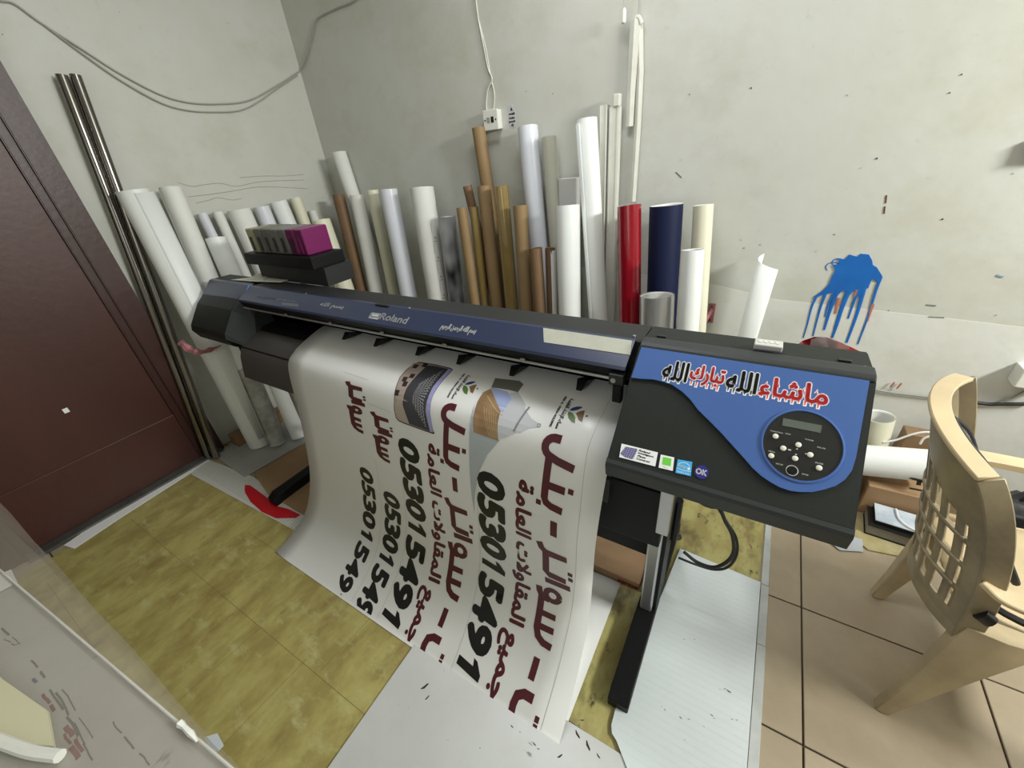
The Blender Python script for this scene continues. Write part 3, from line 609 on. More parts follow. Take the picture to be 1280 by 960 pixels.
def sheet(x, s, h=.0009):
    p = shp(x, s); tg = shp(x, min(s + .004, SS[-1])) - shp(x, max(s - .004, 0)); tg.normalize()
    n_ = V((0, -tg.z, tg.y)) * 1.
    if n_.z < 0 and s < .5 or n_.y > 0: n_ = -n_
    return p + n_ * h
print_t = thing('printed_banner', 'wide white printed banner hanging from the printer to the floor', 'banner', (-.95, .7, 0))
IM = Matrix.Translation(-print_t.location)
bm = B(); NXS = 14; rows = []
ss = [SS[-1] * k / 90 for k in range(91)]
xs = [SXL + (SXR - SXL) * k / NXS for k in range(NXS + 1)]
for s in ss: rows.append([bm.verts.new(shp(x, s)) for x in xs])
back = [(.392, .0095), (.386, .0125), (.392, .0065), (.41, .0062), (.5, .0072), (.7, .006), (.976, .0055)]
back = [(.396, .0075), (.399, .0058), (.45, .0062), (.7, .006), (.976, .0055)]
for y, z in back: rows.append([bm.verts.new((x, y, z + (.004 if y > .9 else 0) * 0)) for x in xs])
for i in range(len(rows) - 1):
    for k in range(NXS): bm.faces.new([rows[i][k], rows[i][k + 1], rows[i + 1][k + 1], rows[i + 1][k]])
bm.transform(IM); so = link('sheet', bm, M_print, print_t, True)
sm = so.modifiers.new('thick', 'SOLIDIFY'); sm.thickness = .0007; sm.offset = 0
def onsheet(name, polys, m, h=.0010, hi=1.2225):
    o = polys_to(name, polys, lambda a, b: sheet(a, b, h) + V((-print_t.location.x, -print_t.location.y, 0)), m, print_t, cut=(.02, hi, .02)); return o
def arc(cx, cy, r, a0, a1, n=8): return [(cx + r * math.cos(R_(a0 + (a1 - a0) * k / n)), cy + r * math.sin(R_(a0 + (a1 - a0) * k / n))) for k in range(n + 1)]
def headline(dx, W_=.0225):
    P = []
    P += stroke2d([(-.374, .2895)] + arc(-.390, .315, .0255, -80, -260, 9)[1:] + [(-.372, .3465), (-.322, .3535)], W_)
    P += stroke2d([(-.398, .340), (-.397, .462), (-.390, .475), (-.375, .4815), (-.339, .4845)], W_)
    P += stroke2d([(-.397, .4215), (-.338, .4215)], W_)
    for a, b in ((-.3215, .4165), (-.4135, .4830)): P.append([(a - .008, b - .008), (a + .008, b - .008), (a + .008, b + .008), (a - .008, b + .008)])
    P += stroke2d([(-.3605, .526), (-.3590, .581)], W_ * .95)
    P += stroke2d([(-.406, .627), (-.398, .648), (-.382, .662), (-.315, .656)], W_)
    P += stroke2d([(-.384, .660), (-.382, .745), (-.370, .754), (-.315, .752)], W_)
    P += stroke2d([(-.384, .786), (-.300, .777)], W_)
    for a, b in ((-.303, .711), (-.301, .733)): P.append([(a - .0075, b - .0075), (a + .0075, b - .0075), (a + .0075, b + .0075), (a - .0075, b + .0075)])
    P += stroke2d(arc(-.355, .845, .023, 0, 360, 16), W_ * .85)
    P += stroke2d([(-.404, .828), (-.400, .850), (-.388, .868), (-.365, .869)], W_)
    P += stroke2d([(-.392, .860), (-.390, .990), (-.380, 1.014), (-.360, 1.027), (-.330, 1.030)], W_)
    P += stroke2d([(-.390, .930), (-.335, .928)], W_); P += stroke2d([(-.390, .980), (-.333, .978)], W_)
    P += stroke2d([(-.366, 1.076), (-.368, 1.137)], W_ * .95)
    P += stroke2d([(-.343, 1.172), (-.375, 1.172), (-.395, 1.183), (-.399, 1.205), (-.395, 1.24)], W_)
    for a, b in ((-.316, 1.205), (-.316, 1.222)): P.append([(a - .007, b - .007), (a + .007, b - .007), (a + .007, b + .007), (a - .007, b + .007)])
    return [[(a + dx, b) for a, b in p] for p in P]
def digits(s, x0, s0, pitch, h_, bold, n):
    """digits set along +s, tops towards +x"""
    P = []
    for k, ch in enumerate(s[:n]):
        if ch == '1':
            q_ = pitch * .30; P.append([(x0, s0 + k * pitch + pitch * .62), (x0, s0 + k * pitch + pitch * .34), (x0 + h_ * .66, s0 + k * pitch + pitch * .34), (x0 + h_ * .60, s0 + k * pitch + pitch * .12), (x0 + h_ * .76, s0 + k * pitch + pitch * .14), (x0 + h_ * .90, s0 + k * pitch + pitch * .28), (x0 + h_ * 1.04, s0 + k * pitch + pitch * .42), (x0 + h_ * 1.04, s0 + k * pitch + pitch * .62)]); continue
        wch = pitch * .84; off = pitch * .07
        P += [[(x0 + y, s0 + k * pitch + off + x) for x, y in p] for p in text2d(ch, bold=bold, shear=.0, fit=(wch, h_))]
    return [[(a, b + (a - x0) * .13) for a, b in p] for p in P]
def line_text(s, x0, s0, length, h_, bold): return [[(x0 + y, s0 + x) for x, y in p] for p in text2d(arabic(s), bold=bold, fit=(length, h_))]
mar = headline(0) + headline(-.3675)
ink = []
for dx in (0, -.3605):
    mar += line_text('جميع المقاولات العامة', -.512 + dx, .437, .79, .078, .0034)
    ink += digits('0530154910', -.626 + dx, .450, .0868, .092, .0080, 10)
def small_word(x0, s0, l, h_):
    H_ = headline(0, .030); P = []
    for p in H_:
        if min(b for a, b in p) > .605 and max(b for a, b in p) < 1.05:
            P.append([(x0 + (a + .412) / .12 * h_, s0 + (b - .627) / .41 * l) for a, b in p])
    return P
mar += small_word(-1.130, .398, .19, .115) + small_word(-1.270, .312, .195, .115)
ink += digits('0530154910', -1.118, .730, .0640, .084, .0062, 9)
ink += digits('0530154910', -1.256, .668, .0670, .074, .0056, 9)
onsheet('maroon_lettering', mar, M_maroon); onsheet('black_digits', ink, M_ink)
hair = stroke2d([(-.294, .10), (-.297, .29), (-.288, .46), (-.286, .7), (-.297, 1.22)], .0012) + stroke2d([(-.634, .36), (-.636, 1.22)], .0012) + stroke2d([(-.999, .60), (-.997, 1.22)], .0010) + stroke2d([(-1.142, .6), (-1.142, 1.22)], .0010)
hair += stroke2d([(-1.30, .28), (-1.16, .285)], .0010) + stroke2d([(-1.14, .37), (-1.02, .375)], .0010)
tag(onsheet('cut_lines', hair, M_stripe), kind='stuff')
# leaf logos with two lines of small type
for dx in (0, -.371):
    lf = lambda pts: [[(a + dx, b) for a, b in pts]]
    onsheet('blue_leaf', lf([(-.388, .2035), (-.383, .193), (-.372, .185), (-.359, .182), (-.357, .186), (-.366, .196), (-.378, .203)]), mat('logo_blue_ink', (.03, .05, .20), .4))
    onsheet('green_leaf', lf([(-.388, .2075), (-.376, .209), (-.362, .220), (-.355, .238), (-.367, .236), (-.379, .228), (-.386, .218)]), mat('logo_green_ink', (.08, .17, .03), .4))
    onsheet('brown_leaf', lf([(-.366, .2075), (-.357, .198), (-.346, .192), (-.343, .205), (-.338, .2295), (-.350, .226), (-.357, .217)]), mat('logo_brown_ink', (.22, .12, .05), .4))
    tx = [[(a + dx, b) for a, b in p] for p in line_text('مسك الإنشاء القابضة', -.4075, .163, .102, .016, .0006)]
    tx += [[(-.4215 + y + dx, .160 + x) for x, y in p] for p in text2d('MISK AL - INSHA HOLDING', bold=.0005, fit=(.105, .0065))]
    tx += [[(a + dx, b) for a, b in arc(-.3335, .208, .003, 0, 360, 10)[:-1]]]
    onsheet('logo_lettering', tx, M_ink)
# picture of a patterned screen wall
C3 = mat
ph = [(-1.0021, .1532), (-.93, .148), (-.86, .149), (-.846, .152), (-.843, .156), (-.846, .20), (-.848, .266), (-.838, .33), (-.822, .38), (-.814, .3915), (-.818, .397), (-.86, .398), (-.96, .3985), (-.985, .3965), (-.998, .387), (-1.006, .36), (-1.0087, .315), (-1.0261, .24), (-1.024, .20), (-1.016, .168)]
cx_, cy_ = -.925, .275
onsheet('picture_border', [ph], M_ink, .0010)
sc_ = lambda P, k: [(cx_ + (a - cx_) * k, cy_ + (b - cy_) * k) for a, b in P]
onsheet('picture_ground', [sc_(ph, .965)], mat('pic_beige', (.42, .35, .29), .4), .0013)
onsheet('picture_buildings', [[(-1.018, .165), (-.995, .157), (-.955, .165), (-.972, .30), (-1.002, .335), (-1.018, .24)]], mat('pic_taupe', (.38, .30, .27), .4), .0016)
onsheet('picture_windows', [[(a - .011, b - .011), (a + .009, b - .013), (a + .010, b + .007), (a - .009, b + .009)] for a, b in ((-.998, .180), (-.965, .165), (-.998, .245), (-.985, .262), (-1.001, .30), (-.978, .225))], mat('pic_dark', (.03, .02, .02), .4), .0018)
onsheet('picture_lavender_rail', [[(-.860, .153), (-.846, .156), (-.849, .26), (-.838, .33), (-.820, .388), (-.832, .392), (-.856, .33), (-.866, .25)]], mat('pic_lavender', (.33, .33, .60), .4), .0016)
onsheet('picture_screen', [[(-.955, .160), (-.93, .156), (-.862, .156), (-.866, .25), (-.858, .33), (-.834, .392), (-.93, .392), (-.965, .33), (-.968, .27)]], mat('pic_charcoal', (.045, .045, .055), .4), .0016)
ray_p = []
for k in range(19):
    b1 = .162 + k * .0123; A0 = (-.950, .283); ex = -.872 + max(0, (b1 - .30)) * .28
    for j in range(9):
        t0, t1 = .30 + j * .077, .30 + j * .077 + .040
        zz = .0030 * (1 if j % 2 else -1) * t1
        pa = (A0[0] + (ex - A0[0]) * t0, A0[1] + (b1 - A0[1]) * t0 + zz); pb = (A0[0] + (ex - A0[0]) * t1, A0[1] + (b1 - A0[1]) * t1 - zz)
        ray_p += stroke2d([pa, pb], (.0004 + .0019 * t1))
onsheet('picture_lattice', ray_p, mat('pic_pale_grey', (.55, .55, .56), .4), .0019)
# picture of the facade with swoosh on the first copy
onsheet('swoosh_grey', [[(-.6815, .26), (-.6562, .3435), (-.5607, .3413), (-.60, .40), (-.628, .47), (-.643, .56), (-.650, .64), (-.657, .56), (-.666, .45), (-.672, .36)]], mat('pic_bluegrey', (.42, .46, .48), .4), .0010)
onsheet('facade_tip', [[(-.5681, .183), (-.52, .22), (-.5147, .234), (-.480, .258), (-.448, .266), (-.446, .274), (-.475, .284), (-.500, .3044), (-.506, .303), (-.545, .330), (-.58, .346), (-.60, .25), (-.60, .20)]], mat('pic_silver', (.52, .53, .56), .4), .0012)
onsheet('facade_brown', [[(-.676, .215), (-.66, .196), (-.585, .262), (-.578, .30), (-.565, .345), (-.61, .3445), (-.6562, .3435), (-.668, .30), (-.676, .25)]], mat('pic_brown', (.36, .23, .12), .4, col2=(.24, .14, .07), scale=14), .0016)
onsheet('facade_sky', [[(-.664, .190), (-.60, .192), (-.572, .215), (-.575, .262), (-.585, .262)]], mat('pic_sky', (.36, .42, .68), .4), .0015)
onsheet('facade_roof', [[(-.672, .150), (-.585, .140), (-.566, .150), (-.567, .185), (-.60, .184), (-.662, .190)]], mat('pic_grey', (.16, .16, .14), .4), .0014)
onsheet('facade_lines', sum([stroke2d([(-.645 + k * .010, .262 + k * .002), (-.600 + k * .006, .338)], .0012) for k in range(6)], []) + stroke2d([(-.655, .225), (-.60, .262), (-.572, .272)], .002), mat('pic_gold', (.55, .42, .22), .4), .0019)
onsheet('facade_ring', stroke2d(arc(-.451, .270, .005, 0, 360, 10), .0018) + stroke2d([(-.504, .225), (-.520, .305)], .006), mat('pic_midgrey', (.22, .22, .24), .4), .0019)

# ============================================================ ROLLS
def roll_mesh(r, L, thick, m, parent, name='media', rough_top=.0, seam=0., hollow=.35):
    """spiral-wound roll standing along local z; hollow end with visible wall"""
    seg = 36; bm = B()
    outer = []; H = [0, .1, .35, .6, .85, 1.]
    wob = [random.uniform(-1, 1) * rough_top for _ in H]
    for h, w_ in zip(H, wob):
        outer.append([bm.verts.new(((r * (1 - .045 * k / seg) + w_ * .02 * r) * math.cos(2 * math.pi * k / seg + seam), (r * (1 - .045 * k / seg)) * math.sin(2 * math.pi * k / seg + seam), h * L + (rough_top * .003 * math.sin(2 * k * 2 * math.pi / seg) if h == 1 else 0))) for k in range(seg)])
    ri = max(r - thick, r * .3)
    inn = [[bm.verts.new((ri * math.cos(2 * math.pi * k / seg + seam), ri * math.sin(2 * math.pi * k / seg + seam), z)) for k in range(seg)] for z in (L - .002, L * (1 - hollow))]
    bot = [bm.verts.new((ri * .98 * math.cos(2 * math.pi * k / seg + seam), ri * .98 * math.sin(2 * math.pi * k / seg + seam), 0)) for k in range(seg)]
    rings = [bot] + outer + inn
    for a, b in zip(rings, rings[1:]):
        for k in range(seg): bm.faces.new([a[k], a[(k + 1) % seg], b[(k + 1) % seg], b[k]])
    bm.faces.new(rings[-1]); bm.faces.new(bot[::-1])
    o = link(name, bm, [m, M_white] if name == 'media' else m, parent, True)
    if name == 'media':
        for f_ in o.data.polygons:
            if sum(o.data.vertices[i].co.length_squared * 0 + math.hypot(o.data.vertices[i].co.x, o.data.vertices[i].co.y) for i in f_.vertices) / len(f_.vertices) < r * .93 and f_.center.z > .05: f_.material_index = 1
    return o
def add_roll(kind, label, tl, trr, low, top_plane, base_plane, m, group='rolls of media standing along the walls', thick=.012, core=True, flap=0., rough=.3, shrink=1., zadd=0.):
    """tl,trr: measured left/right rim points of the top end; low: a lower axis point; planes: ('x'|'y', value)"""
    f = onx if top_plane[0] == 'x' else ony
    a, b = f(*tl, top_plane[1]), f(*trr, top_plane[1]); top = (a + b) / 2
    # radius from angular width
    ra, rb = ray(*tl).normalized(), ray(*trr).normalized(); r = math.sin(ra.angle(rb) / 2) * (top - CAM).length * shrink
    n_ = (top - CAM).cross(ray(*low))
    # base on the floor in the vertical-ish plane through the camera and the measured axis
    if base_plane[0] == 'y': y = base_plane[1]; x = CAM.x - (n_.y * (y - CAM.y) + n_.z * (0 - CAM.z)) / n_.x
    else: x = base_plane[1]; y = CAM.y - (n_.x * (x - CAM.x) + n_.z * (0 - CAM.z)) / n_.y
    base = V((x, y, 0)); ax = (top - base)
    tilt = math.sin(ax.angle(V((0, 0, 1)))); base.z = r * tilt + .006 + zadd; ax = top - base; L = ax.length
    t = thing(kind, label, 'tube' if 'tube' in kind else 'roll', base, group, ax.to_track_quat('Z', 'Y'))
    seam = random.uniform(0, 6.28)
    roll_mesh(r, L, thick, m, t, 'tube_wall' if 'tube' in kind else 'media', rough, seam)
    if 'tube' not in kind:
        rc = max(r - thick - .0005, r * .3); bm = B()
        seg = 28; rg = []
        for rr, z in ((rc, L - .10), (rc, L - .006), (rc - .003, L - .006), (rc - .003, L - .10)): rg.append([bm.verts.new((rr * math.cos(2 * math.pi * k / seg), rr * math.sin(2 * math.pi * k / seg), z)) for k in range(seg)])
        for p, q_ in zip(rg, rg[1:]):
            for k in range(seg): bm.faces.new([p[k], p[(k + 1) % seg], q_[(k + 1) % seg], q_[k]])
        link('core', bm, M_core if core else M_paper, t, True)
    if flap:
        bm = B(); P = []
        for k in range(9):
            an = seam + k * .16; rr = r * (1.0 + flap * (k / 8) ** 1.6); P.append((rr * math.cos(an), rr * math.sin(an)))
        rows_ = [[bm.verts.new((x_, y_, z * L)) for x_, y_ in P] for z in (.04, .5, .99)]
        for p, q_ in zip(rows_, rows_[1:]):
            for k in range(8): bm.faces.new([p[k], p[k + 1], q_[k + 1], q_[k]])
        o = link('loose_edge', bm, m, t, True); mo = o.modifiers.new('t', 'SOLIDIFY'); mo.thickness = .001
    return t, r, L
GB = 'rolls and tubes leaning on the back wall'; GL = 'rolls leaning on the left wall'
Y = lambda v: ('y', v)
X = lambda v: ('x', v)
RB = [  # kind, label, top-left, top-right, low, ytop, ybase, mat, kwargs
 ('media_roll', 'short white roll nearest the room corner, standing tall behind the dark brown tube', (414, 191), (433, 190), (441, 244), 2.065, 2.05, M_paper, {}),
 ('cardboard_tube', 'brown tube left of the white rolls, behind the cream roll', (415, 244), (431, 243), (452, 362), 1.95, 1.85, M_kraftd, {}),
 ('media_roll', 'slim white roll directly right of the left brown tube', (437, 244), (456, 243), (470, 363), 1.98, 1.88, M_paper, {}),
 ('media_roll', 'cream roll between two white rolls left of the centre', (458, 238), (473, 237), (492, 365), 1.99, 1.90, M_cream, {}),
 ('media_roll', 'cool white roll right of the slim cream roll', (474, 237), (497, 236), (511, 368), 1.95, 1.84, M_cool, {}),
 ('media_roll', 'wide white roll printed with a column of black tick marks', (512, 235), (543, 233), (549, 374), 1.96, 1.84, M_paper, dict(flap=.25)),
 ('cardboard_tube', 'leftmost of the kraft tubes in the middle, low and plain', (570, 260), (584, 259), (594, 380), 1.88, 1.78, M_kraft, {}),
 ('cardboard_tube', 'short shiny taped kraft tube second in the brown cluster', (586, 259), (598, 258), (606, 380), 1.93, 1.86, M_shiny, {}),
 ('cardboard_tube', 'dark brown tube peeking out behind the kraft cluster', (578, 233), (590, 232), (600, 300), 1.985, 1.92, M_kraftd, {}),
 ('cardboard_tube', 'tallest brown tube, standing up to the wall socket', (589, 160), (607, 159), (618, 290), 2.065, 2.04, M_kraft, {}),
 ('cardboard_tube', 'medium kraft tube in front of the tallest brown tube', (596, 233), (614, 232), (621, 383), 1.95, 1.85, M_kraft, {}),
 ('cardboard_tube', 'glossy tape-wrapped kraft tube with a bright streak', (617, 233), (636, 232), (640, 385), 1.92, 1.81, M_shiny, {}),
 ('cardboard_tube', 'plain kraft tube right of the glossy taped tube', (641, 257), (660, 256), (658, 387), 1.88, 1.77, M_kraft, {}),
 ('cardboard_tube', 'short brown tube right of the kraft cluster, left of its twin', (661, 310), (678, 310), (675, 390), 1.83, 1.74, M_kraftd, {}),
 ('cardboard_tube', 'short brown tube with white paper stuck on its right side', (681, 310), (694, 310), (690, 392), 1.88, 1.82, M_kraftd, {}),
 ('media_roll', 'tall white roll behind the short brown tubes', (647, 159), (673, 157), (673, 307), 2.05, 1.93, M_cool, {}),
 ('media_roll', 'tall greyish cream roll right of the tall white one', (676, 172), (696, 170), (696, 307), 2.06, 1.99, M_greyc, {}),
 ('media_roll', 'white roll in the front row left of the tallest white roll', (694, 258), (725, 255), (712, 395), 1.87, 1.74, M_media, {}),
 ('media_roll', 'tallest white roll, bulging at mid-height beside the white channels', (720, 151), (747, 147), (748, 398), 1.98, 1.84, M_media, dict(flap=.35)),
 ('media_roll', 'glossy red roll between the white and the navy rolls', (771, 257), (802, 256), (787, 400), 1.90, 1.76, M_red, {}),
 ('media_roll', 'wide matte navy blue roll', (812, 257), (855, 255), (828, 367), 2.00, 1.94, M_navy, dict(thick=.01)),
 ('media_roll', 'wide silver roll low in front of the navy one', (799, 368), (844, 369), (820, 400), 1.81, 1.73, M_silver, dict(thick=.006)),
 ('media_roll', 'short white roll with a brown core in front at the right end of the row', (851, 312), (881, 312), (860, 400), 1.80, 1.66, M_media, dict(thick=.006, core=True)),
 ('media_roll', 'off-white roll at the right end of the row against the wall', (866, 257), (893, 255), (872, 390), 2.02, 1.91, M_cream, {}),
]
made = {}
for kind, lab, tl, tr_, low, yt, yb, m, kw in RB: made[lab] = add_roll(kind, lab, tl, tr_, low, Y(yt), Y(yb), m, GB, core=kw.get('core', False), thick=kw.get('thick', .010 if 'roll' in kind else .005), flap=kw.get('flap', 0), shrink=1.0 if 'roll' in kind else .97)
# black tick marks down the wide white roll, ivory patch etc.
t, r, L = made['wide white roll printed with a column of black tick marks']
bm = B(); lc = t.rotation_quaternion.inverted() @ (CAM - t.location); an0 = math.atan2(lc.y, lc.x)
def onroll(bm, r, z, an, pts):
    bm.faces.new([bm.verts.new(((r + .001) * math.cos(an + a / r), (r + .001) * math.sin(an + a / r), z + b)) for a, b in pts])
for k in range(5):
    z = L - .30 - k * .115
    onroll(bm, r, z, an0 + .45, [(-.014, 0), (.014, 0), (.014, .002), (-.014, .002)]); onroll(bm, r, z + .015, an0 + .45, [(-.004, 0), (-.002, 0), (-.002, .014), (-.004, .014)])
    onroll(bm, r, z + .015, an0 + .45, [(.002, 0), (.006, 0), (.006, .010), (.002, .010)]); onroll(bm, r, z + .045, an0 + .45, [(-.014, 0), (-.013, 0), (-.013, .06), (-.014, .06)])
link('printed_ticks', bm, M_stripe if 0 else mat('grey_tick_ink', (.12, .12, .12), .5), t)
t, r, L = made['short brown tube with white paper stuck on its right side']
bm = B(); lc = t.rotation_quaternion.inverted() @ (CAM - t.location); an0 = math.atan2(lc.y, lc.x)
for k in range(6):
    onroll(bm, r + .002, 0, an0 + .1 + k * .25, [(0, .25), (r * .25, .25), (r * .25, L - .01 - (.02 if k < 1 else 0)), (0, L - .01)])
link('paper_wrap', bm, M_white, t)
# grey picture roll and dark glossy board behind the middle gap
t, r, L = add_roll('printed_film_roll', 'dark smoky printed film roll in clear wrap left of the kraft tubes', (547, 272), (570, 269), (571, 375), Y(1.93), Y(1.83), mat('smoky_printed_film', (.45, .46, .47), .14, col2=(.006, .007, .008), scale=6, coat=.3, detail=2, stretch=(1, 1, .5)), GB, core=False, thick=.004, shrink=.96)
# small items in the back row
t = thing('grey_carton', 'small grey-white box end behind the white rolls', 'box', ony(712, 250, 2.06))
p0, p1 = ony(701, 223, 2.06), ony(723, 222, 2.06)
link('carton_body', bbox((p0.x - t.location.x, -.03, -t.location.z), (p1.x - t.location.x, .03, p0.z - t.location.z), .002, 1), mat('grey_white_card', (.55, .55, .53), .6), t)
# white square channels leaning beside the tallest roll
for k, (u0, u1, vt, vl, ul, lab) in enumerate(((750, 761, 133, 400, 757, 'thin white plastic channel left of the thicker one by the tallest roll'), (762, 776, 135, 400, 767, 'thick white square plastic channel left of the hanging strip'))):
    a, b = ony(u0, vt, 2.07), ony(u1, vt, 2.07); wd = (b.x - a.x) * .9; yy = 2.075
    t = thing('plastic_channel', lab, 'trunking', (((a + b) / 2).x + .02, 2.05, 0.002), 'white channels leaning on the back wall')
    bm = B(); zt = a.z
    for v_ in box(bm, (-wd / 2, -.018, 0), (wd / 2, .018, zt)): 
        if v_.co.z > .1: v_.co.x -= .02; v_.co.y += .025
    link('channel', bm, M_pvc, t)
    bm = B()
    for s_ in (-1, 1):
        vs = box(bm, (s_ * wd * .36 - .0015, -.0205, 0), (s_ * wd * .36 + .0015, -.017, zt))
        for v_ in vs:
            if v_.co.z > .1: v_.co.x -= .02; v_.co.y += .025
    link('channel_lip', bm, M_pvc, t)
    if k: link('end_cap', bbox((-.02 - .004, .0, zt), (-.02 + wd / 2, .038, zt + .045), .003), M_pvc, t)
# --- left wall rolls
RL = [
 ('media_roll', 'fat white roll at the far left beside the steel poles', (141, 240), (187, 236), (318, 540), -2.63, -2.56, M_media, dict(flap=.3)),
 ('media_roll', 'white roll with a crumpled wrap right of the fat leftmost roll', (197, 236), (228, 234), (338, 530), -2.70, -2.44, M_paper, dict(flap=.2)),
 ('media_roll', 'small white roll with a dark rim behind the short left roll', (244, 267), (259, 266), (290, 345), -2.74, -2.70, M_cool, {}),
 ('media_roll', 'slim white roll behind and left of the wide white one', (264, 265), (279, 264), (308, 345), -2.74, -2.70, M_paper, {}),
 ('media_roll', 'short white roll in front of the left group, lower than its neighbours', (255, 299), (283, 296), (366, 525), -2.60, -2.37, M_media, {}),
 ('media_roll', 'wide white roll just left of the ink cartridges', (281, 263), (314, 261), (338, 352), -2.68, -2.58, M_paper, {}),
 ('media_roll', 'pale grey-white roll behind the left part of the ink cartridges', (315, 259), (337, 257), (362, 345), -2.73, -2.66, M_cool, {}),
 ('media_roll', 'white roll rising behind the ink cartridges', (336, 253), (359, 250), (388, 345), -2.70, -2.62, M_media, {}),
 ('media_roll', 'cream-white roll behind the right part of the ink cartridges', (361, 248), (377, 246), (405, 345), -2.73, -2.66, M_cream, {}),
]
for kind, lab, tl, tr_, low, xt, xb, m, kw in RL: made[lab] = add_roll(kind, lab, tl, tr_, low, X(xt), X(xb), m, GL, core=False, flap=kw.get('flap', 0), shrink=.95)
add_roll('media_roll', 'small ivory roll in the corner left of the cream roll', (384, 264), (396, 262), (418, 345), Y(1.86), Y(1.86), M_paper, GB, shrink=.9)
add_roll('media_roll', 'cream roll right of the ink cartridges, brighter than its neighbours', (389, 276), (414, 274), (431, 359), Y(1.72), Y(1.66), M_cream, GB, shrink=.95)
t, r, L = made['white roll with a crumpled wrap right of the fat leftmost roll']
bm = B(); sg_ = 28; rg_ = [[bm.verts.new((r * k_ * math.cos(2 * math.pi * k / sg_), r * k_ * math.sin(2 * math.pi * k / sg_), z + .006 * math.sin(5 * k * 2 * math.pi / sg_) * (z > .3))) for k in range(sg_)] for z, k_ in ((.006, 1.02), (.2, 1.05), (.36, 1.03), (.52, 1.05))]
for p, q_ in zip(rg_, rg_[1:]):
    for k in range(sg_): bm.faces.new([p[k], p[(k + 1) % sg_], q_[(k + 1) % sg_], q_[k]])
tag(link('marbled_wrap', bm, M_marble, t, True), 'grey marbled wrap around the foot of the roll')
t = thing('black_tape_blob', 'torn black tape blob on the marbled roll foot', 'tape', onx(313, 458, -2.47))
link('tape', bbox((-.004, -.026, -.022), (.004, .022, .026), .0035), M_ink, t)
# pink wraps
t = thing('pink_film_wrap', 'torn pink plastic film around the rolls beside the steel poles', 'plastic film', onx(240, 440, -2.50))
bm = B(); P = [onx(u, v, -2.50) - t.location for u, v in ((226, 428), (238, 437), (252, 440), (266, 436), (276, 432))]; tube(bm, catmull(P, 4), [.02, .014, .018, .022, .016, .012, .02, .016, .012, .010, .012, .014, .01, .006, .006, .004, .003][:17], 6); link('film', bm, M_pink, t)
t = thing('pink_bracket', 'pink wall bracket at the right end of the roll row', 'bracket', ony(889, 391, WY))
link('plate', bbox((-.016, -.008, -.05), (.016, 0, .05), .002), M_pink, t)
bm = B(); tube(bm, [(0, -.01, .02), (-.02, -.12, -.03), (-.05, -.19, -.07)], .009, 6); link('arm', bm, M_pink, t)
for z in (-.035, 0, .035): bm = B(); cyl(bm, (.0, -.0075, z), .004, -.002, 8, 'y'); link('bolt', bm, M_dark, t)
# carton edge at the left-wall foot
t = thing('brown_board', 'short brown board at the foot of the left wall behind the poles', 'board', (-2.72, .86, 0)); link('board_body', bbox((-.02, -.10, .004), (.06, .30, .085), .003), M_wood, t)

# steel poles leaning in front of the door frame
for (ut, ub, lab) in (((79, 98), (262, 573), 'steel pole on the left, nearest the brown door'), ((96, 98), (272, 573), 'steel pole on the right, beside the fat white roll')):
    a = onx(*ut, WX + .045); b = onz(*ub, 0); b.x = min(b.x, -2.62)
    q_ = (a - b); t = thing('steel_pole', lab, 'pole', b + V((0, 0, .012)), 'pair of steel poles leaning by the door', q_.to_track_quat('Z', 'Y'))
    bm = B(); seg = 20; L = q_.length; rg = []
    for rr, z in ((.0165, 0), (.0205, 0), (.0205, L), (.0165, L), (.0165, 0)): rg.append([bm.verts.new((rr * math.cos(2 * math.pi * k / seg), rr * math.sin(2 * math.pi * k / seg), z)) for k in range(seg)])
    for p, q2 in zip(rg, rg[1:]):
        for k in range(seg): bm.faces.new([p[k], p[(k + 1) % seg], q2[(k + 1) % seg], q2[k]])
    link('pole_tube', bm, M_steel, t, True)

# curled white sheet standing behind the printer
P0 = ony(950, 324, 2.05); t = thing('curled_paper', 'curled white paper sheet standing behind the printer against the wall', 'paper', (P0.x, 2.03, .35))
bm = B(); rows_ = []
for z, wv in ((-.34, .052), (.2, .054), (P0.z - .35 - .03, .056)):
    rows_.append([])
    for k in range(13):
        f_ = k / 12; an = 2.3 + f_ * 2.9; tip = .05 * (1 - f_) if z > .3 else 0
        rows_[-1].append(bm.verts.new((wv * 1.0 * math.cos(an) + .03 * (.5 - f_) * 0 + (P0.z - .35 - z) * -.05 + .02, wv * math.sin(an) * .7, z + tip)))
for p, q_ in zip(rows_, rows_[1:]):
    for k in range(12): bm.faces.new([p[k], p[k + 1], q_[k + 1], q_[k]])
o = link('sheet', bm, M_media, t, True); mo = o.modifiers.new('t', 'SOLIDIFY'); mo.thickness = .0015
t.location = (P0.x + .03, 2.04, .35)
# red plastic bag edge behind the console
t = thing('red_plastic_cover', 'shiny red plastic piece sticking up behind the console', 'plastic', ony(1045, 430, 1.2))
bm = B()
P = [(995, 432), (1003, 426), (1018, 421), (1032, 422), (1048, 427), (1060, 432), (1085, 444), (1072, 456), (1072, 475), (1000, 470)]
a = [bm.verts.new(ony(u, v, 1.16 + .03 * math.sin(i * 1.3)) - t.location) for i, (u, v) in enumerate(P)]; c_ = bm.verts.new(ony(1040, 448, 1.14) - t.location)
for i in range(len(a)): bm.faces.new([a[i], a[(i + 1) % len(a)], c_])
o = link('film', bm, M_red, t); mo = o.modifiers.new('t', 'SOLIDIFY'); mo.thickness = .002
link('clear_label', poly_slab([ony(u, v, 1.125) - t.location for u, v in ((1012, 436), (1014, 424), (1030, 422), (1052, 428), (1062, 434), (1060, 441))], (0, -.001, 0)), mat('clear_film', (.75, .68, .66), .2, alpha=.35), t)

